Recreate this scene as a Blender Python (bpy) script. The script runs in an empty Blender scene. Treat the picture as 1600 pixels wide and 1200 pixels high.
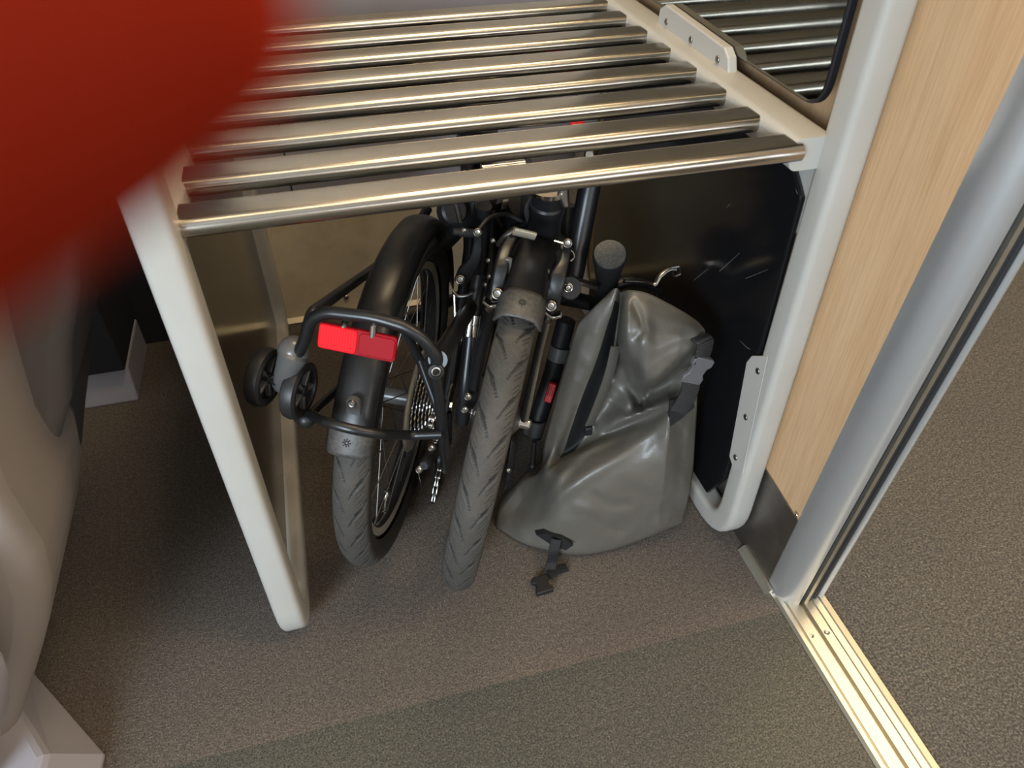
import bpy, math, random
import numpy as np
from mathutils import Vector, Matrix

random.seed(7); np.random.seed(7)
scene = bpy.context.scene
C = scene.collection

# ------------------------------------------------------------------ camera
# calibration of the view (1600x1200 frame): focal length in px and horizon / depth vanishing point
FPX, CX, CY = 1170.0, 800.0, 600.0
HORIZON, VPX = -420.0, 386.0
_a = CY - HORIZON
_n = lambda v: v / np.linalg.norm(v)
_R = np.array([_n(np.array([(_a*_a + FPX*FPX) / (CX - VPX), -_a, FPX])),
               _n(np.array([VPX - CX, -_a, FPX])),
               -_n(np.array([0, FPX*FPX/_a, FPX]))])
EYE = np.array([0.0, 0.0, 1.0])
cam_r = _R @ np.array([1, 0, 0.]); cam_u = _R @ np.array([0, -1., 0]); cam_w = _R @ np.array([0, 0, 1.])
cd = bpy.data.cameras.new('camera'); cam = bpy.data.objects.new('camera', cd); C.objects.link(cam)
cd.sensor_width = 36.0; cd.lens = FPX / 1600 * 36.0
cd.clip_start = 0.004; cd.clip_end = 50
Mr = Matrix((cam_r, cam_u, -cam_w)).transposed().to_4x4(); Mr.translation = Vector(EYE)
cam.matrix_world = Mr
cd.dof.use_dof = True; cd.dof.focus_distance = 1.02; cd.dof.aperture_fstop = 7.4
scene.camera = cam
scene.view_settings.view_transform = 'Standard'; scene.view_settings.look = 'None'
scene.view_settings.gamma = 1.0; scene.view_settings.exposure = 0.0

# ------------------------------------------------------------------ world and lights
wd = bpy.data.worlds.new('world'); scene.world = wd; wd.use_nodes = True
wd.node_tree.nodes['Background'].inputs[0].default_value = (0.72, 0.74, 0.80, 1)
wd.node_tree.nodes['Background'].inputs[1].default_value = 0.24

def area(name, loc, target, sx, sy, power, color, roll=0):
    l = bpy.data.lights.new(name, 'AREA'); l.shape = 'RECTANGLE'; l.size = sx; l.size_y = sy
    l.energy = power; l.color = color
    o = bpy.data.objects.new(name, l); C.objects.link(o)
    o.location = loc
    o.rotation_euler = (Vector(target) - Vector(loc)).to_track_quat('-Z', 'Y').to_euler()
    return o
WARM = (1.0, 0.78, 0.49); COOL = (0.74, 0.87, 1.0)
for xx, yy, ln, pw in ((1.45, -0.15, 1.4, 20), (0.65, 0.35, 2.1, 11), (1.00, 0.92, 1.6, 52)):        # warm lamp strips along the vestibule ceiling
    area('ceiling_lamp_light', (xx, yy, 2.14), (xx, yy, 0), ln, 0.24, pw, WARM)
area('window_daylight', (-1.45, -1.7, 1.25), (0.15, 0.8, 0.35), 0.9, 0.9, 100, COOL)      # window behind the camera, to the left
area('window_daylight', (0.95, -1.9, 1.22), (0.60, 0.9, 0.45), 2.0, 0.7, 20, (0.88, 0.94, 1.0))  # wide window behind the camera

# ------------------------------------------------------------------ pixel -> world on a given plane
def ray(px, py): return _R @ np.array([px - CX, py - CY, FPX])
def onZ(px, py, z=0.0):
    d = ray(px, py); return EYE + d * ((z - EYE[2]) / d[2])
def onY(px, py, y):
    d = ray(px, py); return EYE + d * (y / d[1])
def onX(px, py, x):
    d = ray(px, py); return EYE + d * (x / d[0])

# ------------------------------------------------------------------ materials
MATS = {}
def mat(name, color=(0.5, 0.5, 0.5), rough=0.5, metal=0.0, **kw):
    if name in MATS: return MATS[name]
    m = bpy.data.materials.new(name); m.use_nodes = True
    b = m.node_tree.nodes['Principled BSDF']
    b.inputs['Base Color'].default_value = (*color, 1)
    b.inputs['Roughness'].default_value = rough
    b.inputs['Metallic'].default_value = metal
    for k, v in kw.items(): b.inputs[k.replace('_', ' ')].default_value = v
    MATS[name] = m
    return m
def nodes(m): return m.node_tree.nodes, m.node_tree.links, m.node_tree.nodes['Principled BSDF']
def coords(m, scale=(1, 1, 1), rot=(0, 0, 0), kind='Object'):
    N, L, b = nodes(m)
    t = N.new('ShaderNodeTexCoord'); mp = N.new('ShaderNodeMapping')
    mp.inputs['Scale'].default_value = scale; mp.inputs['Rotation'].default_value = rot
    L.new(t.outputs[kind], mp.inputs['Vector']); return mp.outputs['Vector']
def noise(m, vec, scale, detail=4, rough=0.5):
    N, L, b = nodes(m); n = N.new('ShaderNodeTexNoise')
    n.inputs['Scale'].default_value = scale; n.inputs['Detail'].default_value = detail; n.inputs['Roughness'].default_value = rough
    L.new(vec, n.inputs['Vector']); return n.outputs['Fac']
def ramp(m, fac, stops):
    N, L, b = nodes(m); r = N.new('ShaderNodeValToRGB'); e = r.color_ramp.elements
    while len(e) < len(stops): e.new(0.5)
    for el, (p, c) in zip(e, stops):
        el.position = p; el.color = (*c, 1) if len(c) == 3 else c
    L.new(fac, r.inputs['Fac']); return r.outputs['Color']
def mixc(m, fac, a, b_, mode='MIX'):
    N, L, b = nodes(m); x = N.new('ShaderNodeMix'); x.data_type = 'RGBA'; x.blend_type = mode
    if isinstance(fac, float): x.inputs[0].default_value = fac
    else: L.new(fac, x.inputs[0])
    L.new(a, x.inputs[6]); L.new(b_, x.inputs[7]); return x.outputs[2]
def bump(m, fac, strength=0.2, dist=0.001):
    N, L, b = nodes(m); bp = N.new('ShaderNodeBump')
    bp.inputs['Strength'].default_value = strength; bp.inputs['Distance'].default_value = dist
    L.new(fac, bp.inputs['Height']); L.new(bp.outputs['Normal'], b.inputs['Normal'])
def setc(m, col):
    N, L, b = nodes(m); L.new(col, b.inputs['Base Color'])
def setr(m, fac, lo, hi):
    N, L, b = nodes(m); r = N.new('ShaderNodeMapRange'); r.inputs['To Min'].default_value = lo; r.inputs['To Max'].default_value = hi
    L.new(fac, r.inputs['Value']); L.new(r.outputs['Result'], b.inputs['Roughness'])

def wear_paint(name, base, chip, rough):
    m = mat(name, base, rough)
    v = coords(m); n = noise(m, v, 60, 6, 0.7); n2 = noise(m, v, 9, 3)
    c = ramp(m, n, [(0.0, chip), (0.27, chip), (0.31, base), (1, base)])
    c2 = ramp(m, n2, [(0.3, (0.93, 0.92, 0.90)), (0.7, (1, 1, 1))])
    setc(m, mixc(m, 1.0, c, c2, 'MULTIPLY')); bump(m, n2, 0.05, 0.001); return m
M_frame = wear_paint('grey frame paint', (0.47, 0.455, 0.415), (0.33, 0.32, 0.28), 0.38)
def brushed(name, base, r0, r1, scale, bstr=0.12, dirt=0.82):
    m = mat(name, base, 0.25, 1.0)
    v = coords(m, scale); n = noise(m, v, 1.0, 5, 0.65); setr(m, n, r0, r1); bump(m, n, bstr, 0.0004)
    v2 = coords(m); n2 = noise(m, v2, 14, 5, 0.7)
    setc(m, ramp(m, n2, [(0.25, tuple(x*dirt for x in base)), (0.6, base)])); return m
M_bar = brushed('stainless bar', (0.50, 0.465, 0.41), 0.14, 0.30, (9, 260, 260))
M_plate = brushed('stainless kick plate', (0.80, 0.70, 0.51), 0.36, 0.55, (60, 60, 30), 0.10, 0.80)
M_plate.node_tree.nodes['Principled BSDF'].inputs['Metallic'].default_value = 0.12
M_zinc = brushed('brushed kick metal', (0.30, 0.28, 0.26), 0.32, 0.55, (40, 40, 40), 0.1)
M_sill = brushed('aluminium sill', (0.62, 0.59, 0.50), 0.38, 0.55, (200, 6, 200), 0.15, 0.85)
M_alu = mat('satin aluminium', (0.60, 0.61, 0.62), 0.36, 0.75)
_v = coords(M_alu); bump(M_alu, noise(M_alu, _v, 40, 6), 0.04, 0.001)
M_panel = mat('black laminate', (0.008, 0.008, 0.009), 0.14, 0.0, Specular_IOR_Level=0.7)
_n1 = noise(M_panel, coords(M_panel), 5, 6, 0.7); setr(M_panel, _n1, 0.10, 0.22)
M_glass = mat('smoked mirror glass', (0.20, 0.195, 0.17), 0.06, 1.0)
M_gasket = mat('black rubber gasket', (0.012, 0.013, 0.016), 0.45)
M_rubber = mat('black rubber', (0.015, 0.015, 0.016), 0.55)
M_bracket = mat('grey bracket', (0.48, 0.46, 0.42), 0.45)
M_screw = mat('screw steel', (0.30, 0.29, 0.27), 0.3, 1.0)
M_black = mat('satin black paint', (0.010, 0.010, 0.011), 0.33)
M_matt = mat('matt black plastic', (0.012, 0.012, 0.013), 0.45)
_n1 = noise(M_matt, coords(M_matt), 900, 2); bump(M_matt, _n1, 0.12, 0.0004)
M_fend = mat('black mudguard', (0.011, 0.011, 0.011), 0.36)
M_flap = mat('dark grey rubber flap', (0.055, 0.053, 0.050), 0.5)
_n1 = noise(M_flap, coords(M_flap), 250, 4); setc(M_flap, ramp(M_flap, _n1, [(0.3, (0.04, 0.038, 0.035)), (0.75, (0.085, 0.08, 0.07))]))
M_gplastic = mat('grey plastic', (0.095, 0.093, 0.090), 0.28)
M_chrome = mat('chrome', (0.72, 0.70, 0.66), 0.16, 1.0)
M_bolt = mat('bolt steel', (0.30, 0.28, 0.25), 0.35, 1.0)
M_steel = mat('dull steel', (0.42, 0.40, 0.37), 0.3, 1.0)
M_spoke = mat('spoke steel', (0.30, 0.29, 0.27), 0.35, 1.0)
M_rim = mat('black rim', (0.02, 0.02, 0.02), 0.35)
M_braketrack = mat('rim brake track', (0.55, 0.51, 0.45), 0.38, 0.6)
M_tyre = mat('dusty tyre rubber', (0.09, 0.10, 0.085), 0.75)
_v = coords(M_tyre); _n1 = noise(M_tyre, _v, 30, 8, 0.7); _n2 = noise(M_tyre, _v, 700, 2)
setc(M_tyre, mixc(M_tyre, 0.35, ramp(M_tyre, _n1, [(0.3, (0.038, 0.034, 0.029)), (0.7, (0.072, 0.064, 0.053))]),
                  ramp(M_tyre, _n2, [(0.3, (0.024, 0.022, 0.019)), (0.8, (0.105, 0.094, 0.077))])))
bump(M_tyre, _n2, 0.25, 0.0008)
M_side_groove = mat('tyre sidewall and groove shade', (0.022, 0.021, 0.019), 0.6)
M_redl = mat('bright red reflector prism', (0.78, 0.008, 0.014), 0.5, 0.0, Specular_IOR_Level=0.1)
M_redd = mat('deep red reflector', (0.27, 0.003, 0.008), 0.45, 0.0, Specular_IOR_Level=0.08)
M_redp = mat('red plastic', (0.80, 0.02, 0.03), 0.4)
M_disc = mat('clear spoke guard', (0.42, 0.40, 0.35), 0.25, 0.0, Alpha=0.72)
M_bag = mat('grey coated bag fabric', (0.104, 0.096, 0.080), 0.38, 0.0, Specular_IOR_Level=0.75)
_v = coords(M_bag); _n1 = noise(M_bag, _v, 26, 5, 0.6); setr(M_bag, _n1, 0.36, 0.52)
_w = M_bag.node_tree.nodes.new('ShaderNodeTexVoronoi'); _w.inputs['Scale'].default_value = 420
M_bag.node_tree.links.new(_v, _w.inputs['Vector']); bump(M_bag, _w.outputs['Distance'], 0.16, 0.0008)
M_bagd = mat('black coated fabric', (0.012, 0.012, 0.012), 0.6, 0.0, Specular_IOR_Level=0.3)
M_web = mat('black webbing', (0.009, 0.009, 0.010), 0.65)
_wv = M_web.node_tree.nodes.new('ShaderNodeTexWave'); _wv.inputs['Scale'].default_value = 260
M_web.node_tree.links.new(coords(M_web), _wv.inputs['Vector']); bump(M_web, _wv.outputs['Fac'], 0.5, 0.0012)
M_web2 = mat('ribbed webbing', (0.028, 0.028, 0.030), 0.55)
_wv = M_web2.node_tree.nodes.new('ShaderNodeTexWave'); _wv.inputs['Scale'].default_value = 110; _wv.bands_direction = 'Z'
M_web2.node_tree.links.new(coords(M_web2), _wv.inputs['Vector']); bump(M_web2, _wv.outputs['Fac'], 0.9, 0.002)
M_buckle = mat('grey buckle plastic', (0.10, 0.10, 0.105), 0.38)
M_seat = mat('taupe seat shell', (0.31, 0.265, 0.235), 0.5)
M_seat2 = mat('dark taupe seat shell', (0.13, 0.11, 0.10), 0.55)
M_ped = mat('lilac grey plastic', (0.40, 0.38, 0.42), 0.45)
M_lav = mat('lavender grey panel', (0.36, 0.35, 0.40), 0.5)
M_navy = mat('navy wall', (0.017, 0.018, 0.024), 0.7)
M_ceil = mat('ceiling', (0.62, 0.58, 0.52), 0.7)
M_wallb = mat('vestibule wall', (0.47, 0.42, 0.36), 0.6)

def carpet(name, dark, mid, light, sc):
    m = mat(name, mid, 0.95); m.node_tree.nodes['Principled BSDF'].inputs['Specular IOR Level'].default_value = 0.1
    v = coords(m); n = noise(m, v, sc, 3, 0.7); n2 = noise(m, v, sc*0.35, 2); n3 = noise(m, v, 3.0, 3)
    c = ramp(m, n, [(0.30, dark), (0.5, mid), (0.72, light)])
    c2 = ramp(m, n2, [(0.3, (0.78, 0.78, 0.78)), (0.7, (1.1, 1.08, 1.05))])
    c = mixc(m, 1.0, c, c2, 'MULTIPLY')
    c = mixc(m, 1.0, c, ramp(m, n3, [(0.3, (0.9, 0.9, 0.92)), (0.7, (1.05, 1.04, 1.0))]), 'MULTIPLY')
    setc(m, c); bump(m, n, 0.7, 0.004); return m
M_carp = carpet('brown carpet', (0.066, 0.056, 0.049), (0.142, 0.121, 0.106), (0.28, 0.245, 0.21), 400)
M_carp2 = carpet('green grey carpet', (0.042, 0.041, 0.035), (0.102, 0.099, 0.086), (0.215, 0.207, 0.178), 400)
M_carp3 = carpet('dark speckled carpet', (0.035, 0.034, 0.033), (0.086, 0.084, 0.082), (0.21, 0.204, 0.195), 300)

M_wood = mat('pale beech veneer', (0.62, 0.40, 0.22), 0.42)
_v = coords(M_wood, (60, 60, 2.2)); _n1 = noise(M_wood, _v, 1.0, 6, 0.65)
_v2 = coords(M_wood, (400, 400, 14)); _n2 = noise(M_wood, _v2, 1.0, 3, 0.6)
_v3 = coords(M_wood, (7, 7, 0.7)); _n3 = noise(M_wood, _v3, 1.0, 2)
setc(M_wood, mixc(M_wood, 1.0, mixc(M_wood, 0.30, ramp(M_wood, _n1, [(0.3, (0.56, 0.345, 0.18)), (0.7, (0.68, 0.46, 0.265))]),
     ramp(M_wood, _n2, [(0.35, (0.48, 0.28, 0.14)), (0.6, (0.72, 0.50, 0.31))])),
     ramp(M_wood, _n3, [(0.3, (0.92, 0.9, 0.88)), (0.7, (1.04, 1.03, 1.0))]), 'MULTIPLY'))

M_backlit_skin = mat('skin', (0.21, 0.013, 0.004), 0.7, 0.0, Subsurface_Weight=0.5, Specular_IOR_Level=0.04)  # deep red base paints in light coming through the flesh, and its shade
M_backlit_skin.node_tree.nodes['Principled BSDF'].inputs['Subsurface Radius'].default_value = (0.012, 0.003, 0.0015)
M_backlit_skin.node_tree.nodes['Principled BSDF'].inputs['Subsurface Scale'].default_value = 1.0
M_nail = mat('finger nail', (0.42, 0.10, 0.07), 0.3)

# ------------------------------------------------------------------ mesh builder
class MB:
    def __init__(s): s.v = []; s.f = []; s.m = []; s.mi = 0
    def add(s, V, F):
        o = len(s.v); s.v += [tuple(map(float, p)) for p in V]
        s.f += [tuple(i + o for i in f) for f in F]; s.m += [s.mi] * len(F); return s
    def box(s, c, size, ax=None):
        c = np.array(c, float); h = np.array(size) / 2
        A = np.eye(3) if ax is None else np.array(ax)
        V = [c + (A.T @ (h * np.array(q))) for q in [(-1,-1,-1),(1,-1,-1),(1,1,-1),(-1,1,-1),(-1,-1,1),(1,-1,1),(1,1,1),(-1,1,1)]]
        return s.add(V, [(3,2,1,0),(4,5,6,7),(0,1,5,4),(1,2,6,5),(2,3,7,6),(3,0,4,7)])
    def sweep(s, path, prof, up=None, closed=False, cap=True, scale=None):
        """sweep a 2-D profile [(n,b)] along a path; n axis stays close to `up`"""
        P = [np.array(p, float) for p in path]; n = len(P); k = len(prof); V = []; 
        T = []
        for i in range(n):
            a = P[i-1] if (i > 0 or closed) else P[i]
            b = P[(i+1) % n] if (i < n-1 or closed) else P[i]
            T.append(_n(b - a))
        if up is None:
            t = T[0]; ref = np.array([0, 0, 1.]) if abs(t[2]) < 0.9 else np.array([1., 0, 0]); fixed = False
        else: ref = np.array(up, float); fixed = True
        N0 = None
        for i in range(n):
            r = ref if (fixed or N0 is None) else N0
            N = r - T[i] * (r @ T[i]); N = _n(N); N0 = N; B = np.cross(T[i], N)
            sc = 1.0 if scale is None else scale[i]
            V += [P[i] + sc*(N*a + B*b) for a, b in prof]
        F = []
        for i in range(n if closed else n-1):
            j = (i+1) % n
            for q in range(k):
                r = (q+1) % k; F.append((i*k+q, i*k+r, j*k+r, j*k+q))
        if cap and not closed:
            F.append(tuple(range(k-1, -1, -1))); F.append(tuple((n-1)*k+q for q in range(k)))
        return s.add(V, F)
    def tube(s, path, r, seg=14, closed=False, cap=True):
        prof = [(math.cos(2*math.pi*i/seg), math.sin(2*math.pi*i/seg)) for i in range(seg)]
        sc = r if hasattr(r, '__len__') else [r]*len(path)
        return s.sweep(path, prof, None, closed, cap, sc)
    def lathe(s, c, axis, prof, seg=32, ref=None, a0=0, a1=2*math.pi):
        """prof = [(radius, height along axis)]"""
        c = np.array(c, float); ax = _n(np.array(axis, float))
        if ref is None: ref = np.array([0, 0, 1.]) if abs(ax[2]) < 0.9 else np.array([1., 0, 0])
        e1 = _n(ref - ax*(ref @ ax)); e2 = np.cross(ax, e1); k = len(prof); V = []
        full = abs(a1 - a0 - 2*math.pi) < 1e-6; n = seg if full else seg+1
        for i in range(n):
            t = a0 + (a1-a0)*i/seg; e = e1*math.cos(t) + e2*math.sin(t)
            V += [c + e*r + ax*h for r, h in prof]
        F = []
        for i in range(seg):
            j = (i+1) % n
            for q in range(k-1): F.append((i*k+q, j*k+q, j*k+q+1, i*k+q+1))
        return s.add(V, F)
    def disc(s, c, axis, r, th, seg=24, bev=0.0):
        b = min(bev, th/2.01, r/2)
        p = [(0, -th/2), (r-b, -th/2)] + ([(r, -th/2+b), (r, th/2-b)] if b else [(r, -th/2), (r, th/2)]) + [(r-b, th/2), (0, th/2)]
        return s.lathe(c, axis, p, seg)
    def ball(s, c, r, axis=(0, 0, 1), seg=14, flat=1.0):
        p = [(r*math.sin(math.pi*i/seg), -flat*r*math.cos(math.pi*i/seg)) for i in range(seg+1)]
        return s.lathe(c, axis, p, seg+4)
    def prism(s, pts, vec):
        P = [np.array(p, float) for p in pts]; v = np.array(vec, float); k = len(P)
        V = P + [p + v for p in P]
        F = [tuple(range(k-1, -1, -1)), tuple(range(k, 2*k))] + [(i, (i+1) % k, k+(i+1) % k, k+i) for i in range(k)]
        return s.add(V, F)
    def build(s, name, m, parent=None, smooth=True, bevel=0, bseg=2, sub=0, origin=None, autos=True, solid=0):
        me = bpy.data.meshes.new(name)
        O = np.array(origin if origin is not None else (np.mean(np.array(s.v), 0) if parent is None else (0, 0, 0)), float)
        base = parent_base(parent) if parent is not None else None
        V = [tuple(np.array(p) - O) for p in s.v]
        me.from_pydata(V, [], s.f); me.validate(); me.update()
        ms = m if isinstance(m, (list, tuple)) else [m]
        for x in ms: me.materials.append(x)
        if len(ms) > 1:
            for p, i in zip(me.polygons, s.m): p.material_index = i
        import bmesh
        bm = bmesh.new(); bm.from_mesh(me); bmesh.ops.remove_doubles(bm, verts=bm.verts, dist=1e-6)
        bmesh.ops.recalc_face_normals(bm, faces=bm.faces); bm.to_mesh(me); bm.free()
        if smooth:
            for p in me.polygons: p.use_smooth = True
            if autos: 
                try: me.set_sharp_from_angle(angle=math.radians(38))
                except Exception: pass
        o = bpy.data.objects.new(name, me); C.objects.link(o)
        o.location = O
        if parent is not None:
            o.parent = parent; o.matrix_parent_inverse = Matrix.Translation(-Vector(base))
        if bevel:
            b = o.modifiers.new('bevel', 'BEVEL'); b.width = bevel; b.segments = bseg; b.limit_method = 'ANGLE'; b.angle_limit = math.radians(35); b.harden_normals = False
        if solid:
            b = o.modifiers.new('solid', 'SOLIDIFY'); b.thickness = solid; b.offset = 0
        if sub:
            b = o.modifiers.new('sub', 'SUBSURF'); b.levels = sub; b.render_levels = sub
        return o
BASE = {}
def parent_base(p):
    loc = np.array(p.location, float)
    q = p.parent
    return loc  # every part mesh is written in world coordinates; parents keep their own world location
def tag(o, label=None, cat=None, group=None, kind=None):
    if label: o['label'] = label
    if cat: o['category'] = cat
    if group: o['group'] = group
    if kind: o['kind'] = kind
    return o
def thing(name, loc, label, cat, group=None):
    o = bpy.data.objects.new(name, None); C.objects.link(o); o.location = tuple(map(float, loc)); o.empty_display_size = 0.05
    return tag(o, label, cat, group)
def struct(o): o['kind'] = 'structure'; return o
def rrect(w, h, r, seg=5):
    """rounded rectangle profile, w along first axis, h along second"""
    out = []
    for cx, cy, a in ((w/2-r, h/2-r, 0), (-w/2+r, h/2-r, 90), (-w/2+r, -h/2+r, 180), (w/2-r, -h/2+r, 270)):
        for i in range(seg+1):
            t = math.radians(a + 90*i/seg); out.append((cx + r*math.cos(t), cy + r*math.sin(t)))
    return out
def bez(pts, n=8):
    """Catmull-Rom through points"""
    P = [np.array(p, float) for p in pts]; P = [2*P[0]-P[1]] + P + [2*P[-1]-P[-2]]; out = []
    for i in range(1, len(P)-2):
        p0, p1, p2, p3 = P[i-1:i+3]
        for k in range(n):
            t = k/n
            out.append(0.5*((2*p1)+(-p0+p2)*t+(2*p0-5*p1+4*p2-p3)*t*t+(-p0+3*p1-3*p2+p3)*t**3))
    out.append(P[-2]); return out
def fillet(pts, r, n=6):
    P = [np.array(p, float) for p in pts]; out = [P[0]]
    for i in range(1, len(P)-1):
        a = _n(P[i-1]-P[i]); b = _n(P[i+1]-P[i]); rr = min(r, 0.45*np.linalg.norm(P[i-1]-P[i]), 0.45*np.linalg.norm(P[i+1]-P[i]))
        p, q = P[i]+a*rr, P[i]+b*rr
        for k in range(n+1):
            t = k/n; out.append((1-t)**2*p + 2*t*(1-t)*P[i] + t*t*q)
    out.append(P[-1]); return out

# ================================================================== ROOM
YB = 1.44                      # back wall
XW = 0.556                     # wood wall on the right
b = MB(); b.add([(-2.0, 0.50, 0), (XW, 0.50, 0), (XW, YB+.02, 0), (-2.0, YB+.02, 0)], [(0, 1, 2, 3)]); struct(b.build('floor', M_carp, smooth=False))
b = MB(); b.add([(-2.0, -2.0, 0), (XW, -2.0, 0), (XW, 0.50, 0), (-2.0, 0.50, 0)], [(0, 1, 2, 3)]); struct(b.build('floor', M_carp2, smooth=False))
b = MB(); b.add([(0.628, -2.0, 0), (2.4, -2.0, 0), (2.4, 2.6, 0), (0.628, 2.6, 0)], [(0, 1, 2, 3)]); struct(b.build('floor', M_carp3, smooth=False))
b = MB(); b.box((0.2, 0.3, 2.22), (4.5, 4.7, 0.04)); struct(b.build('ceiling', M_ceil, smooth=False))
b = MB(); b.prism([(XW, 0.5455, 0), (XW, YB, 0), (XW, YB, 2.2), (XW, 0.5455-.062*2.2, 2.2)], (0.014, 0, 0)); struct(b.build('wall_right', M_wood, smooth=False))
b = MB(); b.box((0.19, YB+0.03, 0.33), (0.74, 0.06, 0.66)); struct(b.build('wall_back', M_lav, smooth=False))
b = MB(); b.box((0.19, YB+0.03, 1.43), (0.74, 0.06, 1.54)); struct(b.build('wall_back', M_wallb, smooth=False))
b = MB(); b.box((-1.1, YB+0.03, 1.1), (1.84, 0.06, 2.2)); struct(b.build('wall_back', M_navy, smooth=False))
b = MB(); b.box((-2.0, -0.3, 1.1), (0.06, 3.6, 2.2)); struct(b.build('wall_left', M_wallb, smooth=False))
b = MB(); b.box((0.2, -2.0, 1.1), (4.4, 0.06, 2.2)); struct(b.build('wall_front', M_wallb, smooth=False))
b = MB(); b.box((2.43, 0.3, 1.1), (0.06, 4.66, 2.2)); struct(b.build('wall_right', M_wallb, smooth=False))
b = MB(); b.box((1.52, 2.63, 1.1), (1.78, 0.06, 2.2)); struct(b.build('wall_back', M_wallb, smooth=False))
b = MB(); b.box((0.606, 2.05, 1.1), (0.05, 1.1, 2.2)); struct(b.build('wall_right', M_wallb, smooth=False))
# seam on the back wall panel
b = MB(); b.box((-0.068, YB-0.0008, 0.75), (0.003, 0.002, 0.9)); struct(b.build('trim_1', M_rubber, smooth=False))
# stainless kick plate along the foot of the back wall
kp = thing('kick_plate', (0.19, YB, 0), 'stained stainless steel kick plate along the foot of the back wall, behind the bicycle', 'kick plate')
b = MB(); b.add([(-0.178, YB-.0015, 0.012), (XW, YB-.0015, 0.012), (XW, YB-.0015, 0.305), (-0.178, YB-.0015, 0.305),
                 (-0.178, YB-.012, 0.004), (XW, YB-.012, 0.004)], [(0, 1, 2, 3), (4, 5, 1, 0)])
b.build('plate', M_plate, kp, smooth=False)
for x, z in ((-0.155, 0.05), (0.0, 0.045), (0.02, 0.27), (0.28, 0.05), (0.30, 0.27)):
    b = MB(); b.ball((x, YB-.002, z), 0.006, (0, 1, 0), flat=0.5); b.build('screw', M_screw, kp)
# kick plate on the wood wall
kw = thing('kick_plate', (XW, 0.60, 0), 'dark brushed metal kick plate at the foot of the wooden wall, beside the door frame', 'kick plate')
b = MB(); b.prism([(XW-.002, 0.546, 0.002), (XW-.002, 0.80, 0.002), (XW-.002, 0.80, 0.195), (XW-.002, 0.5355, 0.172)], (0.0019, 0, 0)); b.build('plate', M_zinc, kw, smooth=False)
b = MB(); b.prism([(XW-.014, 0.53, 0.0), (XW-.002, 0.53, 0.0), (XW-.002, 0.53, 0.012), (XW-.006, 0.53, 0.012), (XW-.014, 0.53, 0.003)], (0, 0.087, 0)); b.build('edge_strip', M_sill, kw, smooth=False)
for p in (onX(1244, 805, XW-.003), onX(1191, 914, XW-.003)):
    b = MB(); b.ball(p, 0.0035, (1, 0, 0), flat=0.6); b.build('screw', M_chrome, kw)

# door frame: rounded aluminium jamb, seals and pocket strips, leaning slightly towards the door
def lean(y0, z): return y0 + 0.008 - 0.062*z
def jamb(name, prof, m, zt=2.18, z0=0.0, bevel=0):
    mb = MB(); V0 = [(x, lean(y, z0), z0) for x, y in prof]; V1 = [(x, lean(y, zt), zt) for x, y in prof]; k = len(prof)
    mb.add(V0+V1, [tuple(range(k-1, -1, -1)), tuple(range(k, 2*k))] + [(i, (i+1) % k, k+(i+1) % k, k+i) for i in range(k)])
    return mb.build(name, m, door, smooth=True, bevel=bevel)
door = bpy.data.objects.new('door_1', None); C.objects.link(door); door.location = (0.59, 0.52, 0); door['kind'] = 'structure'
prof = [(0.583, 0.585), (0.572, 0.585), (0.5575, 0.545), (0.5552, 0.537)]
for i in range(1, 11):
    t = math.pi + math.radians(90*i/10); prof.append((0.583+0.028*math.cos(t), 0.530+0.036*math.sin(t)))
jamb('jamb', prof, M_alu)
jamb('seal', [(0.583, 0.496), (0.592, 0.499), (0.592, 0.62), (0.583, 0.62)], M_rubber)
jamb('guide_strip', [(0.592, 0.494), (0.5985, 0.494), (0.5985, 0.62), (0.592, 0.62)], M_sill)
pr = []
for c_ in (0.6030, 0.6115):
    for i in range(7):
        t = math.pi + math.pi*i/6; pr.append((c_+0.0042*math.cos(t), 0.503+0.008*math.sin(t)))
jamb('seal', [(0.5985, 0.503)] + pr + [(0.617, 0.506), (0.617, 0.62), (0.5985, 0.62)], M_rubber)
pr = []
for i in range(7):
    t = math.pi + math.pi*i/6; pr.append((0.6235+0.0065*math.cos(t), 0.505+0.010*math.sin(t)))
jamb('edge_strip', pr + [(0.630, 0.62), (0.617, 0.62)], M_alu)
b = MB(); b.box((0.600, 0.62+0.42, 1.1), (0.058, 0.84, 2.2)); struct(b.build('wall_right', M_wallb, smooth=False))
# door sill
sill = bpy.data.objects.new('trim_2', None); C.objects.link(sill); sill.location = (0.59, 0.0, 0); sill['kind'] = 'structure'
xs = [0.553, 0.557, 0.563, 0.565, 0.567, 0.571, 0.572, 0.584, 0.5855, 0.591, 0.5925, 0.606, 0.607, 0.612, 0.613, 0.618, 0.6195, 0.629, 0.631]
zs = [0.001, 0.005, 0.005, 0.0025, 0.005, 0.005, 0.003, 0.003, -.004, -.004, 0.003, 0.003, 0.0055, 0.0055, 0.003, 0.003, 0.0055, 0.0045, 0.001]
mb = MB(); k = len(xs); V = [(x, -2.0, z) for x, z in zip(xs, zs)] + [(x, 0.53, z) for x, z in zip(xs, zs)]
mb.add(V, [(i, i+1, k+i+1, k+i) for i in range(k-1)]); mb.build('track', M_sill, sill, smooth=False)
for px, py in ((1267, 993), (1292, 988)):
    p = onZ(px, py, 0.003); mb = MB(); mb.lathe((p[0], p[1], 0.0), (0, 0, 1), [(0.0045, 0.003), (0.004, 0.0045), (0.002, 0.004), (0.0015, 0.0025), (0, 0.0025)], 16); mb.build('screw', M_steel, sill)

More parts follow.
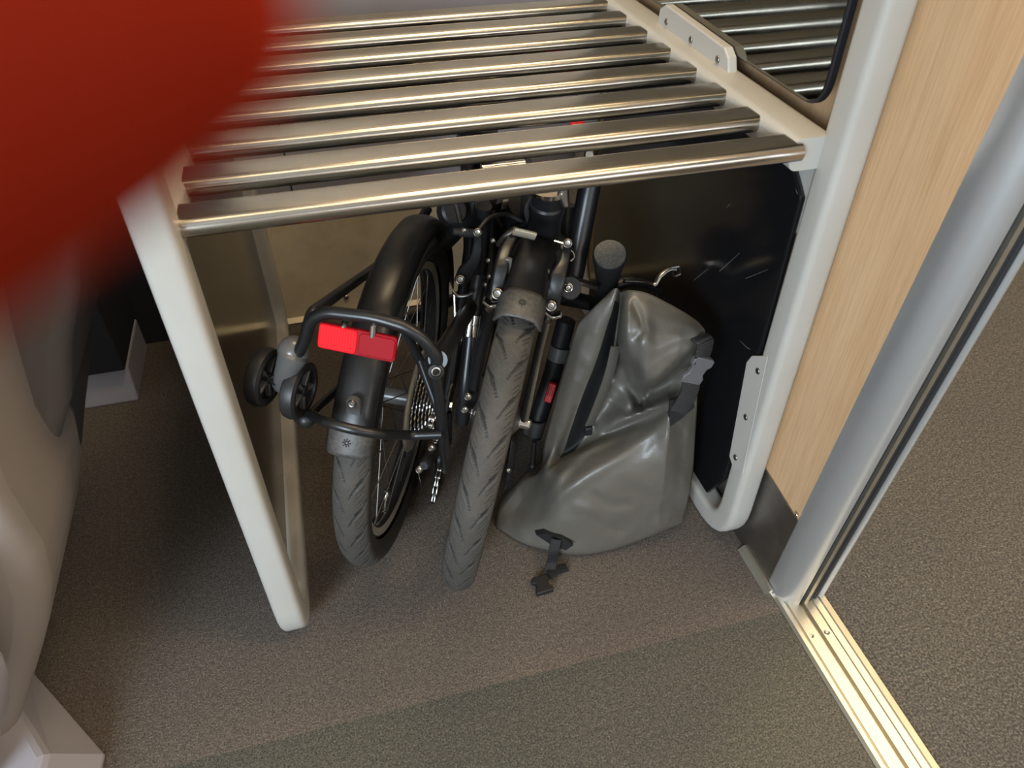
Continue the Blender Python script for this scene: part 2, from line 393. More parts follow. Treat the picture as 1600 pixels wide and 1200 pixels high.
# ================================================================== LUGGAGE RACK
rack = thing('luggage_rack', (0.19, 1.0, 0), 'grey painted luggage rack with a shelf of shiny steel bars, standing over the bicycle', 'luggage rack')
XL, XR = -0.150, 0.533
ZS = 0.667; PITCH = 0.0807; YF = 0.640
PW = 0.036; PD = 0.040; YP = 0.640; YR = 1.405
prof = rrect(0.037, 0.040, 0.009)
def side_frame(x, ztop, name):
    path = [(x, YP, ztop), (x, YP, 0.0+.018), (x, YR, 0.018), (x, YR, 0.80)]
    P = fillet(path, 0.075, 8)
    mb = MB(); mb.sweep(P, [(a, b_) for a, b_ in prof], up=(1, 0, 0)); return mb.build(name, M_frame, rack)
side_frame(XL, 1.75, 'side_frame'); 
side_frame(XR, 1.75, 'side_frame')
# shelf rails
for x, nm in ((XL+0.0, 'shelf_rail'), (0.504, 'shelf_rail')):
    mb = MB(); mb.sweep([(x, YP+0.012, ZS-0.005), (x, YR, ZS-0.005)], rrect(0.052 if x > 0 else 0.038, 0.036, 0.011), up=(1, 0, 0))
    mb.build(nm, M_frame, rack)
# bars: flat-topped rounded section
bp = [(0.0, 0.0)]
barp = []
for i in range(11):
    t = math.radians(90 + 180*i/10); barp.append((0.0095*math.sin(t), 0.0095*math.cos(t) - 0.0125))   # (up, depth) front half round
for i in range(11):
    t = math.radians(270 + 180*i/10); barp.append((0.0095*math.sin(t), 0.0095*math.cos(t) + 0.0125))
xl, xr = XL+0.017, 0.486
for k in range(8):
    y = YF + 0.022 + PITCH*k
    mb = MB(); mb.sweep([(xl, y, ZS), (xr, y, ZS)], [(a, -d) for a, d in barp], up=(0, 0, 1)); mb.build('bar', M_bar, rack)
# lower black side panels
def ppoly(x, pts, th): 
    mb = MB(); mb.prism([(x, y, z) for y, z in pts], (th, 0, 0)); return mb
pr_ = [(0.664, 0.13), (0.70, 0.055), (1.285, 0.045), (1.285, 0.640), (0.715, 0.640), (0.668, 0.600)]
ppoly(0.517, pr_, 0.008).build('side_panel', M_panel, rack, smooth=False, bevel=0.003)
pr_ = [(0.655, 0.13), (0.69, 0.045), (YR-.03, 0.045), (YR-.03, 0.635), (0.655, 0.635)]
ppoly(XL-0.012, pr_, 0.008).build('side_panel', M_panel, rack, smooth=False, bevel=0.003)
b = MB(); b.prism([(0.5255, 0.655, 0.645), (0.5255, 0.655, 0.545), (0.5255, 0.70, 0.575), (0.5255, 0.76, 0.645)], (0.004, 0, 0)); b.build('gusset', M_frame, rack, smooth=False)
# scratches on the panel
M_scr = mat('scuffed laminate', (0.16, 0.15, 0.13), 0.6)
for pts in ([(1156, 395), (1124, 424)], [(1106, 420), (1084, 438)], [(1200, 421), (1165, 435)], [(1156, 532), (1166, 542), (1172, 546)], [(1243, 295), (1246, 303)], [(1135, 325), (1141, 318)]):
    P = [onX(x, y, 0.5168) for x, y in pts]; sm = MB(); sm.tube(P, [.0002] + [.0005]*(len(P)-2) + [.0004], 5); sm.build('scratch', M_scr, rack)
# upper pane with gasket and bracket
def pane_path(y0, y1, z0, z1, r): 
    return fillet([(0, y0, z1), (0, y0, z0), (0, y1, z0)], r, 8)
pp = pane_path(0.680, YR, 0.694, 1.7, 0.035)
b = MB(); b.prism([(0.5205, p[1], p[2]) for p in pp] + [(0.5205, YR, 1.7)], (0.010, 0, 0)); b.build('gasket', M_gasket, rack, smooth=False, bevel=0.002)
ppi = pane_path(0.6825, YR, 0.6965, 1.7, 0.033)
b = MB(); b.prism([(0.5195, p[1], p[2]) for p in ppi] + [(0.5195, YR, 1.7)], (0.0012, 0, 0)); b.build('upper_pane', M_glass, rack, smooth=False)
br = [onX(1138, 119, 0.506), onX(1137, 90, 0.506), onX(1131, 74, 0.506), onX(1040, 7, 0.506), onX(1031, 13, 0.506), onX(1026, 38, 0.506)]
bk = MB(); bk.prism(br, (0.013, 0, 0)); bko = bk.build('bracket', M_bracket, rack, smooth=False, bevel=0.002)
for px, py in ((1041, 34), (1079, 62), (1121, 93)):
    b = MB(); b.ball(onX(px, py, 0.5055), 0.0048, (1, 0, 0), flat=0.5); b.build('screw', M_screw, bko)
bk = MB(); br = [onX(1200, 556, 0.514), onX(1174, 556, 0.514), onX(1166, 566, 0.514), onX(1139, 712, 0.514), onX(1146, 735, 0.514), onX(1160, 740, 0.514)]
bk.prism(br, (0.003, 0, 0)); bko = bk.build('bracket', M_bracket, rack, smooth=False, bevel=0.0012)
for px, py in ((1184, 580), (1165, 652), (1149, 715)):
    b = MB(); b.ball(onX(px, py, 0.513), 0.0045, (1, 0, 0), flat=0.5); b.build('screw', M_screw, bko)
# plug in the left bottom bar
b = MB(); p = onZ(449, 731, .038); b.sweep([(p[0], p[1], .037), (p[0], p[1], .0395)], [(0.008*math.cos(t)*2.0, 0.008*math.sin(t)) for t in np.linspace(0, 2*math.pi, 24)[:-1]], up=(0, 1, 0)); b.build('plug', M_bracket, rack)

# ================================================================== SEAT at the left
seat = thing('train_seat', (-0.52, 0.80, 0), 'taupe train seat shell on a lilac grey base, at the left edge', 'seat')
def shell(pts, y0, y1, m, nm, bev):
    mb = MB(); mb.prism([(*((onY(px, py, y1))[[0]]), y0, onY(px, py, y1)[2]) for px, py in pts], (0, y1-y0, 0))
    return mb.build(nm, m, seat, bevel=bev, bseg=4)
back = [(185, 250), (172, 330), (170, 400), (148, 480), (143, 560), (136, 620), (130, 690), (60, 690), (-120, 500), (-200, 250), (-200, -300), (190, -300)]
shell(back, 0.70, 1.02, M_seat2, 'back_cover', 0.02)
front = [(30, -250), (35, 330), (55, 440), (82, 545), (122, 625), (133, 680), (128, 740), (118, 780), (98, 850), (76, 920), (68, 975), (62, 1005), (45, 1036), (-120, 1060), (-420, 900), (-420, -250)]
shell(front, 0.55, 0.80, M_seat, 'shell', 0.03)
arm = [(-160, 700), (-30, 800), (20, 860), (32, 920), (36, 960), (24, 1020), (-10, 1060), (-200, 1060)]
shell(arm, 0.47, 0.66, M_seat, 'side_cover', 0.02)
arm2 = [(-160, 850), (-20, 985), (8, 1012), (18, 1040), (19, 1075), (10, 1098), (-6, 1120), (-200, 1180)]
shell(arm2, 0.40, 0.52, M_ped, 'armrest', 0.012)
A, B, D = onZ(45, 1038), onZ(170, 1178), onZ(172, 1205)
b = MB(); base_ = [A, B, (B[0]-0.02, B[1]-0.30, 0), (-0.95, B[1]-0.30, 0), (-0.95, A[1]+.15, 0), (A[0]-.12, A[1]+.15, 0)]
top_ = [(A[0]-.03, A[1]-.005, 0.075), (B[0]-.045, B[1]-.02, 0.075), (B[0]-0.06, B[1]-0.26, 0.075), (-0.9, B[1]-.26, 0.075), (-0.9, A[1]+.1, 0.075), (A[0]-.14, A[1]+.1, 0.075)]
k = 6; b.add(base_+top_, [tuple(range(5, -1, -1)), tuple(range(6, 12))] + [(i, (i+1) % 6, 6+(i+1) % 6, 6+i) for i in range(6)])
b.build('base', M_ped, seat, smooth=False, bevel=0.008)
# heater box low against the back wall, at the far left
hb = MB(); p = onZ(216, 634); hb.prism([(p[0], 1.25, 0), (p[0], 1.43, 0), (p[0], 1.43, 0.075), (p[0], 1.27, 0.075)], (-0.9, 0, 0))
hbo = tag(hb.build('heater_box', M_lav, smooth=False, bevel=0.004), 'lilac grey heater box beside the seat, under an added dark navy block for shade', 'heater box')
hb = MB(); hb.prism([(p[0]-.001, 1.252, 0.0765), (p[0]-.001, 1.43, 0.0765), (p[0]-.001, 1.43, 1.10), (p[0]-.001, 1.258, 1.10)], (-0.9, 0, 0)); shade_top = hb.build('shade_block', M_navy, None, smooth=False, bevel=0.004)  # dark block added above the box to stand in for shade
shade_top.parent = hbo; shade_top.matrix_parent_inverse = Matrix.Translation(-hbo.location); shade_top['label'] = 'added dark navy block in place of shade'

# ================================================================== BICYCLE
bike = thing('folding_bicycle', (0.12, 0.80, 0), 'black folding bicycle folded up under the luggage rack, red reflector on its rear carrier', 'bicycle')
class Fr:
    def __init__(s, c, az, ln):
        az, ln = math.radians(az), math.radians(ln)
        s.c = np.array(c); s.d = np.array([math.sin(az), -math.cos(az), 0]); s0 = np.array([math.cos(az), math.sin(az), 0])
        s.u = np.array([0, 0, 1])*math.cos(ln) + s0*math.sin(ln); s.s = s0*math.cos(ln) - np.array([0, 0, 1])*math.sin(ln)
    def L(s, a, b, c=0): return s.c + a*s.d + b*s.u + c*s.s
    def pol(s, deg, r, c=0): t = math.radians(deg); return s.L(r*math.cos(t), r*math.sin(t), c)
    def on(s, ax, val, px, py):
        nrm = (s.d, s.u, s.s)[ax]; D = ray(px, py); t = ((s.c + val*nrm - EYE) @ nrm)/(D @ nrm); return EYE + t*D
RW = Fr((.052, .845, .2515), -23.7, 6.2); FW = Fr((.181, .770, .2475), -23.5, 10.3)

def smooth_step(x): x = np.clip(x, 0, 1); return x*x*(3-2*x)
def tread_mesh():
    """tyre of radius .25 around local z axis with cut tread grooves; returns verts, faces, face-material"""
    R0, rt = 0.2265, 0.0235; nu, nv = 1900, 72
    u = np.linspace(0, 2*math.pi, nu, endpoint=False); v = np.linspace(-1, 1, nv)
    U, Vv = np.meshgrid(u*0.25*1000, v, indexing='ij')          # mm along tread, -1..1 across
    ang = Vv * math.radians(138)
    x = np.abs(Vv)/0.50                                           # 0 centre .. 1 tread edge
    dep = np.zeros_like(U); per = 2*math.pi*250
    sg = np.sign(Vv)
    p1 = per/34
    def groove(phase, x0, x1, length, curve, w, depth, side):
        ph = (U - phase - length*np.power(np.clip((x-x0)/(x1-x0), 0, 1), curve)) % p1
        dd = np.minimum(ph, p1-ph)
        mask = (x > x0) & (x < x1) & (sg == side)
        ends = smooth_step((x-x0)/0.10)*smooth_step((x1-x)/0.06)
        return np.where(mask, depth*ends*(1-smooth_step((dd-w*0.5)/(0.9))), 0)
    for side, off in ((1, 0), (-1, p1*0.5)):
        for ph, x0, x1, ln, cu, w, de in ((0, 0.04, 0.62, 36, 0.8, 2.4, 2.2), (16, 0.20, 0.97, 32, 1.3, 2.2, 2.2), (31, 0.45, 1.0, 16, 1.5, 1.8, 1.8),
                                          (6, 0.38, 0.82, 13, 1.0, 1.0, 1.2), (10.5, 0.34, 0.86, 15, 1.0, 1.0, 1.2), (21, 0.40, 0.80, 13, 1.0, 1.0, 1.2), (25.5, 0.28, 0.72, 13, 1.0, 1.0, 1.2), (37, 0.46, 0.9, 13, 1.0, 1.0, 1.1), (41.5, 0.40, 0.82, 13, 1.0, 1.0, 1.1)):
            dep = np.maximum(dep, groove(ph+off, x0, x1, ln, cu, w, de, side))
    r = rt - dep/1000 + 0.0006*np.where(x < 1.0, 1, 0)
    rad = R0 + r*np.cos(ang)*1.0; h = r*np.sin(ang)
    X = rad*np.cos(U/250); Y = rad*np.sin(U/250)
    V = np.stack([X, Y, h], -1).reshape(-1, 3)
    F = []; mi = []
    for i in range(nu):
        j = (i+1) % nu
        for q in range(nv-1):
            F.append((i*nv+q, j*nv+q, j*nv+q+1, i*nv+q+1)); mi.append(1 if abs((v[q]+v[q+1])/2) >= 0.56 or dep[i, q] + dep[j, q+1] > 1.5 else 0)  # grooves take the dark clean rubber, which also paints in their missing shade
    return V, F, mi
_tv, _tf, _tm = tread_mesh()
tyre_me = bpy.data.meshes.new('tyre'); tyre_me.from_pydata([tuple(p) for p in _tv], [], _tf); tyre_me.update()
tyre_me.materials.append(M_tyre); tyre_me.materials.append(M_side_groove)
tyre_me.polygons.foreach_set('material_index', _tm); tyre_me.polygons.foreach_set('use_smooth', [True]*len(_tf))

def place(o, fr, parent, base):
    """put an object modelled around local (x=d, y=u, z=s) at a wheel frame"""
    M = Matrix((fr.d, fr.u, fr.s)).transposed().to_4x4(); M.translation = Vector(fr.c)
    o.parent = parent; o.matrix_parent_inverse = Matrix.Translation(-Vector(base)); o.matrix_basis = M
def local(mb, name, m, fr, parent, smooth=True, bevel=0):
    o = mb.build(name, m, None, smooth=smooth, origin=(0, 0, 0), bevel=bevel)
    place(o, fr, parent, parent.location); return o
BIKE_BASE = tuple(bike.location)

def make_wheel(fr, name, hw, drive):
    rim = MB()
    rim.lathe((0, 0, 0), (0, 0, 1), [(0.2045, -0.0125), (0.2075, -0.0115), (0.2075, 0.0115), (0.2045, 0.0125)], 96)
    rim.lathe((0, 0, 0), (0, 0, 1), [(0.1935, 0.010), (0.190, 0.004), (0.190, -0.004), (0.1935, -0.010)], 96)
    w = local(rim, name, M_rim, fr, bike)
    # part origin bookkeeping: children of the wheel are written in wheel-local coordinates
    def child(mb, nm, m, bevel=0, label=None):
        o = mb.build(nm, m, None, origin=(0, 0, 0), bevel=bevel); o.parent = w; 
        if label: o['label'] = label
        return o
    t = bpy.data.objects.new('tyre', tyre_me); C.objects.link(t); t.parent = w; t['label'] = 'dusty grey tyre with a slanted groove tread'
    for sgn in (1, -1):
        tr = MB(); tr.lathe((0, 0, 0), (0, 0, 1), [(0.2045, sgn*0.0126), (0.1935, sgn*0.0101)], 96); child(tr, 'brake_track', M_braketrack, label='bare metal brake track')
    hub = MB(); hub.lathe((0, 0, 0), (0, 0, 1), [(0, -hw), (0.005, -hw), (0.005, -hw+.008), (0.012, -hw+.010), (0.027, -0.030), (0.027, -0.027), (0.013, -0.022), (0.0125, 0.018), (0.027, 0.022), (0.027, 0.025), (0.012, hw-.010), (0.005, hw-.008), (0.005, hw), (0, hw)], 28)
    child(hub, 'hub', M_gplastic)
    for k in range(28):
        a = 2*math.pi*k/28; sg = 1 if k % 2 else -1; off = (0.55 if (k//2) % 2 else -0.55)
        p = np.array([0.026*math.cos(a+off*1.3), 0.026*math.sin(a+off*1.3), sg*0.026]); q = np.array([0.191*math.cos(a), 0.191*math.sin(a), sg*0.003])
        s_ = MB(); s_.tube([p, p*0.08+q*0.92, q], [0.0009, 0.0009, 0.0016], 6); child(s_, 'spoke', M_spoke)
    va = math.radians(drive)
    e = np.array([math.cos(va), math.sin(va), 0])
    vv = MB(); vv.lathe(e*0.190, -e, [(0.0045, 0), (0.0045, 0.004), (0.003, 0.005), (0.003, 0.022), (0.0045, 0.023), (0.0045, 0.030), (0.003, 0.036), (0, 0.036)], 14); child(vv, 'valve', M_chrome, label='brass valve')
    return w
rw = make_wheel(RW, 'rear_wheel', 0.066, -62)
fw = make_wheel(FW, 'front_wheel', 0.045, 200)

def fender(fr, a0, a1, r, w, name, flap):
    mb = MB(); n = 40; prof = []
    for i in range(13):
        t = -1 + 2*i/12; prof.append((r + 0.009*(1-abs(t)**2.2) - 0.010*max(0, abs(t)-0.72)/0.28, t*w))
    V = []; 
    for j in range(n+1):
        t = math.radians(a0 + (a1-a0)*j/n); V += [(p*math.cos(t), p*math.sin(t), h) for p, h in prof]
    k = 13; F = [(j*k+i, j*k+i+1, (j+1)*k+i+1, (j+1)*k+i) for j in range(n) for i in range(k-1)]
    mb.add(V, F); o = mb.build(name, M_fend, None, origin=(0, 0, 0), solid=0.0022); place(o, fr, bike, BIKE_BASE)
    # rubber flap at the end
    mb = MB(); V = []; n = 8; w2 = w*1.04
    for j in range(n+1):
        t = math.radians(a0 + flap*(1 - j/n) - flap*0.45)
        V += [((p+0.0018 - 0.0)*math.cos(t), (p+0.0018)*math.sin(t), h*1.05) for p, h in prof]
    F = [(j*k+i, j*k+i+1, (j+1)*k+i+1, (j+1)*k+i) for j in range(n) for i in range(k-1)]
    mb.add(V, F); f = mb.build('mudflap', M_flap, None, origin=(0, 0, 0), solid=0.003); f.parent = o; f['label'] = 'grey rubber end flap with a moulded cross emblem'
    # moulded emblem: eight-armed dotted cross
    em = MB(); ta = a0 + flap*0.05
    for kk in range(8):
        for rr in (0.0022, 0.0042):
            dx, dy = rr*math.cos(kk*math.pi/4), rr*math.sin(kk*math.pi/4)
            t = math.radians(ta) + dx/r; em.ball(((r+.0128)*math.cos(t), (r+.0128)*math.sin(t), dy), 0.0009, (math.cos(t), math.sin(t), 0), 6, 0.6)
    e = em.build('emblem', M_rubber, None, origin=(0, 0, 0)); e.parent = f
    return o
rf = fender(RW, 30.5, 172, 0.2585, 0.0265, 'rear_mudguard', 7.5)
ff = fender(FW, 74, 176, 0.2585, 0.0265, 'front_mudguard', 9)

def part(mb, name, m=None, label=None, parent=None, bevel=0, smooth=True):
    p = parent or bike
    o = mb.build(name, m or M_black, None, smooth=smooth, origin=(0, 0, 0), bevel=bevel)
    # world-coordinate mesh under a (possibly rotated) parent
    o.parent = p
    mw = Matrix.Identity(4); q = p; chain = []
    while q: chain.append(q); q = q.parent
    for c_ in reversed(chain): mw = mw @ c_.matrix_parent_inverse @ c_.matrix_basis if c_.parent else Matrix.Translation(c_.location)
    o.matrix_parent_inverse = mw.inverted()
    if label: o['label'] = label
    return o
def bolt(fr_axis, p, r=0.006, parent=None, m=None):
    r = r*.86; mb = MB(); ax = _n(np.array(fr_axis, float)); mb.lathe(p, ax, [(0, -.006), (r*1.25, -.006), (r*1.25, 0), (r, 0.0005), (r, .004), (r*.75, .0055), (r*.45, .0052), (r*.4, .003), (0, .003)], 14)
    return part(mb, 'bolt', m or M_bolt, parent=parent)
TOCAM = lambda p: _n(EYE - np.array(p))

# ---- rear carrier: hoops, rails, reflector, trolley wheels
A0 = 0.205
h = lambda px, py, a=A0: RW.on(0, a, px, py)
crr = MB(); crr.tube(fillet([RW.on(2, -.055, 600, 408), h(487, 489, .20), h(477, 530), h(462, 560)], 0.012, 6), 0.0066, 14)
carrier = part(crr, 'rear_carrier')
up = MB(); up.tube(fillet([h(477, 530), h(484, 500), h(508, 487), h(585, 496), h(637, 512), h(662, 530), h(684, 560), h(680, 578)], 0.014, 5), 0.0068, 14); part(up, 'upper_hoop', parent=carrier)
lo = MB(); lo.tube(fillet([h(464, 655), h(480, 646), h(512, 660, .255), h(550, 671, .258), h(590, 678, .25), h(640, 680), h(692, 678)], 0.012, 5), 0.0058, 14); part(lo, 'lower_hoop', parent=carrier)
vt = MB(); vt.tube([h(678, 568), h(683, 600), h(690, 650), h(694, 700, .19), RW.on(2, .085, 697, 735)], 0.0062, 14); part(vt, 'side_tube', parent=carrier)
rr_ = MB(); rr_.tube(fillet([h(684, 562), RW.on(2, .088, 740, 471), RW.on(2, .088, 749, 446), RW.on(2, .088, 753, 380), RW.on(2, .088, 757, 322)], 0.02, 6), 0.0105, 16); part(rr_, 'carrier_rail', parent=carrier)
st = MB(); st.tube([h(630, 512), h(655, 560, .18), h(690, 655)], 0.005, 12); part(st, 'strut', parent=carrier)
st = MB(); st.tube([h(476, 655), h(515, 620, .16), RW.on(2, -.045, 545, 590)], 0.005, 12); part(st, 'strut', parent=carrier)
cap = MB(); pc = h(679, 576); cax = TOCAM(pc)*0.6 + RW.d*0.5 + RW.s*0.3; cap.lathe(pc, cax, [(0, -.02), (0.0085, -.02), (0.0085, 0.010), (0.0060, 0.0105), (0.0055, 0.004), (0, 0.004)], 20); part(cap, 'end_cap', M_matt, parent=carrier)
cap = MB(); cap.lathe(pc + _n(cax)*0.0045, cax, [(0.0052, 0), (0.0052, 0.0055), (0.0038, 0.0058), (0.0034, 0.001), (0, 0.001)], 16); part(cap, 'plug', M_steel, parent=carrier, label='silver plug')
eb = MB(); pe = h(478, 655); eb.ball(pe, 0.0105, RW.s, 12); part(eb, 'end_cap', M_matt, parent=carrier)
# reflector
rc = h(559, 534, A0+.010); rx = _n(h(618, 546, A0+.010) - h(500, 522, A0+.010)); rn = _n(RW.d*0.85 + RW.u*0.35); rn = _n(rn - rx*(rn @ rx)); ry = np.cross(rn, rx)
if ry[2] < 0: ry = -ry
wR = np.linalg.norm(h(619, 548, A0+.010) - h(498, 522, A0+.010)); hR = 0.0275
def slab(c, w, hh, th, m, nm, parent, off=0, lab=None, r=0.004):
    mb = MB(); mb.sweep([c - rn*th/2 + rn*off, c + rn*th/2 + rn*off], rrect(w, hh, r, 4), up=rx); return part(mb, nm, m, lab, parent, bevel=0.0008)
refl = slab(rc, wR, hR, 0.007, M_redd, 'reflector', bike, 0, 'red rear reflector, bright on its left half')
slab(rc - rx*wR*0.245, wR*0.49, hR*0.93, 0.002, M_redl, 'prism_field', refl, 0.004, 'bright red left half')
slab(rc + rx*wR*0.255, wR*0.46, hR*0.84, 0.002, M_redd, 'prism_field', refl, 0.004)
rib = MB()
for i in range(13):
    for sg in (-1, 1):
        q = rc - rx*wR*(0.47 - 0.45*i/12.5); rib.box(q + rn*0.0052 + ry*0, (0.0006, hR*0.85, 0.0005), [rx, ry, rn])
part(rib, 'prism_rib', M_redl, parent=refl)
for px in (540, 586):
    b = MB(); p = h(px, 507, A0); b.tube([p - ry*.012 + rn*.004, p + rn*.006, p + ry*.002 + rn*.002], 0.0038, 10); part(b, 'reflector_clip', M_steel, parent=carrier)
# trolley wheels on the left end of the carrier
tc = h(440, 597, .20); tr_ax = _n(RW.s + 0.1*RW.d); tu = _n(RW.u)
br = MB()
br.tube([h(463, 535, .19), h(458, 556, .203), h(447, 580, .207), tc - tu*.004], [0.012, 0.0165, 0.0125, 0.011], 18)
br.ball(h(459, 549, .198), 0.0175, RW.u, 14)
tb = part(br, 'trolley_bracket', M_gplastic, 'grey plastic bracket of the trolley wheels')
b = MB(); b.lathe(tc + RW.d*.0085 + tu*.012, RW.d, [(0.0075, 0.0), (0.0075, 0.004), (0.006, 0.0045), (0.0055, 0.002), (0, 0.001)], 20); part(b, 'socket', M_matt, parent=tb)
for sg in (-1, 1):
    wc = tc + tr_ax*sg*0.0205 - tu*0.002 + np.array([0.0, 0, -0.003*sg])
    mb = MB(); mb.lathe(wc, tr_ax, [(0.0250, -.0085), (0.030, -.009), (0.0338, -.0065), (0.0350, 0), (0.0338, .0065), (0.030, .009), (0.0250, .0085), (0.024, 0), (0.0250, -.0085)], 40)
    tw = part(mb, 'trolley_wheel', M_matt, 'black trolley wheel, grey spokes')
    mb = MB(); mb.disc(wc, tr_ax, 0.0065, 0.017, 20, 0.001); mb.disc(wc, tr_ax, 0.0248, 0.003, 32)
    part(mb, 'hub', M_matt, parent=tw)
    e1 = _n(RW.u - tr_ax*(RW.u @ tr_ax)); e2 = np.cross(tr_ax, e1)
    for k in range(5):
        t = 2*math.pi*k/5 + 0.5; e = e1*math.cos(t) + e2*math.sin(t); f_ = np.cross(tr_ax, e)
        mb = MB(); mb.box(wc + e*0.0155, (0.019, 0.0044, 0.014), [e, f_, tr_ax]); part(mb, 'spoke', M_gplastic, parent=tw, bevel=0.001)
# fender bolt with its tab
p = RW.pol(40, 0.272, 0.002); b = MB(); b.sweep([p - RW.d*.003, p + RW.d*.003], rrect(0.016, 0.028, 0.007, 4), up=RW.s); ft = part(b, 'mudguard_tab', M_gplastic, parent=rf)
bolt(RW.d + 0.4*RW.u, RW.pol(41, 0.279, 0.002), 0.0055)

# ---- cassette, spoke guard, derailleur, chain
b = MB(); b.lathe(RW.L(0, 0, .026), RW.s, [(0.020, -.001), (0.072, -.001), (0.076, .002), (0.072, .0025), (0.020, .001)], 64); b.lathe(RW.L(0, 0, .027), RW.s, [(.0765+.0024*math.cos(t), .0024*math.sin(t)) for t in np.linspace(0, 2*math.pi, 9)], 64); part(b, 'spoke_guard', M_disc, 'clear plastic disc behind the sprockets')
cas = None
for i, (rad, s_) in enumerate(zip((0.0555, 0.050, 0.045, 0.040, 0.0355, 0.031, 0.027, 0.024), np.linspace(0.031, 0.060, 8))):
    b = MB(); nt = int(rad*2*math.pi/0.0127); V = []; prof = []
    for k in range(nt*4):
        t = 2*math.pi*k/(nt*4); r_ = rad + (0.0022 if k % 4 in (1, 2) else -0.0022); prof.append((r_*math.cos(t), r_*math.sin(t)))
    b.sweep([RW.L(0, 0, s_-.0009), RW.L(0, 0, s_+.0009)], prof, up=RW.u)
    if cas is None: cas = part(b, 'cassette', M_steel, 'stack of steel sprockets', smooth=False)
    else: part(b, 'sprocket', M_steel, parent=cas, smooth=False)
b = MB(); b.disc(RW.L(0, 0, .066), RW.s, 0.012, 0.010, 20, 0.002); b.disc(RW.L(0, 0, .075), RW.s, 0.0075, 0.012, 6, 0.001); part(b, 'axle_nut', M_chrome)
def chain(pts, name, wdir, par):
    P = bez(pts, 12); L_ = [0]
    for a, c_ in zip(P[:-1], P[1:]): L_.append(L_[-1] + np.linalg.norm(c_-a))
    n = int(L_[-1]/0.0127); mb = MB()
    for k in range(n):
        s0, s1 = L_[-1]*k/n, L_[-1]*(k+1)/n
        f = lambda s: np.array([np.interp(s, L_, [q[i] for q in P]) for i in range(3)])
        a, c_ = f(s0), f(s1); t = _n(c_-a); w_ = _n(wdir - t*(wdir @ t)); nn = np.cross(t, w_); off = 0.0030 if k % 2 else 0.0020
        for sg in (-1, 1):
            cc = (a+c_)/2 + w_*sg*off
            pl = [(0.0042*math.cos(x)*1.0 + (0.0056 if math.cos(x) > 0 else -0.0056), 0.0042*math.sin(x)) for x in np.linspace(0, 2*math.pi, 14, endpoint=False)]
            mb.sweep([cc - w_*.0005, cc + w_*.0005], pl, up=t)
        mb.tube([a - w_*.0042, a + w_*.0042], 0.0022, 8)
    o = part(mb, name, M_steel, 'oily steel chain', par); return o
ch = chain([RW.on(2, .066, 729, 515), RW.on(2, .066, 716, 560), RW.on(2, .062, 702, 600), RW.L(.036, .005, .058), RW.L(.028, -.03, .058), RW.on(2, .066, 690, 715), RW.on(2, .066, 684, 745), RW.on(2, .066, 677, 783)], 'chain', RW.s, None)
dr = MB(); dr.tube(bez([RW.on(2, .066, 688, 700), RW.on(2, .07, 675, 712), RW.on(2, .066, 662, 728)], 6), [0.007]*6+[.0085]*6+[0.006], 14); der = part(dr, 'derailleur', M_matt)
for px, py in ((674, 700), (677, 716), (655, 734)): 
    p = RW.on(2, .072, px, py); bolt(TOCAM(p), p, 0.0042, der)
for px, py, rr in ((688, 716, .015), (680, 772, .013)):
    b = MB(); b.disc(RW.on(2, .066, px, py), RW.s, rr, .006, 20, .001); part(b, 'jockey_wheel', M_matt, parent=der)
b = MB(); q = [RW.on(2, .060, 692, 705), RW.on(2, .060, 694, 722), RW.on(2, .060, 686, 786), RW.on(2, .060, 674, 788), RW.on(2, .060, 680, 720)]; b.prism(q, RW.s*-.002); part(b, 'cage', M_matt, parent=der)
b = MB(); b.tube(bez([RW.on(2, .062, 653, 738), RW.on(2, .05, 658, 760), RW.on(2, .04, 662, 768), RW.on(2, .04, 664, 776)], 5), 0.0008, 6); part(b, 'cable', M_chrome)
# chainring and crank between the wheels
b = MB(); nt = 44; prof = []
for k in range(nt*4):
    t = 2*math.pi*k/(nt*4); r_ = 0.088 + (0.002 if k % 4 in (1, 2) else -0.002); prof.append((r_*math.cos(t), r_*math.sin(t)))
cc = RW.L(-.36, -.06, .085)
b.sweep([cc - RW.s*.0012, cc + RW.s*.0012], prof, up=RW.u); part(b, 'chainring', M_matt, smooth=False)
b = MB(); b.tube([cc + RW.s*.02, cc + RW.s*.022 + RW.d*.08 - RW.u*.02, cc + RW.s*.024 + RW.d*.165 - RW.u*.04], [.014, .009, .012], 14); part(b, 'crank')
b = MB(); b.box(cc + RW.s*.05 + RW.d*.165 - RW.u*.04, (.09, .022, .05), [RW.d, RW.u, RW.s]); part(b, 'pedal', M_matt, bevel=.006)

# ---- frame tubes (rear half)
def tb2(name, pts, r, m=None, label=None, seg=16, par=None, fil=0.02):
    b = MB(); P = fillet(pts, fil, 6) if len(pts) > 2 else pts
    rr = r if not hasattr(r, '__len__') else [np.interp(i/(len(P)-1), np.linspace(0, 1, len(r)), r) for i in range(len(P))]
    b.tube(P, rr, seg); return part(b, name, m, label, par)
bb = RW.L(-.36, -.06, .05)
for sg in (-1, 1):
    tb2('chainstay', [RW.L(0, 0, sg*.07), RW.L(-.15, .0, sg*.062), bb + RW.s*sg*.03], [.0085, .010, .011])
    tb2('seatstay', [RW.L(-.004, 0.004, sg*.07), RW.L(-.17, .10 if sg < 0 else .17, sg*.060), RW.L(-.28, .16 if sg < 0 else .28, sg*.03)], .008)
b = MB(); q = [RW.L(.022, -.004, .071), RW.L(.010, -.024, .071), RW.L(-.03, -.012, .071), RW.L(-.03, .03, .071), RW.L(.0, .022, .071)]; b.prism(q, RW.s*.005); part(b, 'dropout', bevel=.001)
tb2('hanger', [RW.L(0, -.01, .073), RW.on(2, .075, 700, 690), RW.on(2, .078, 693, 700)], .007)
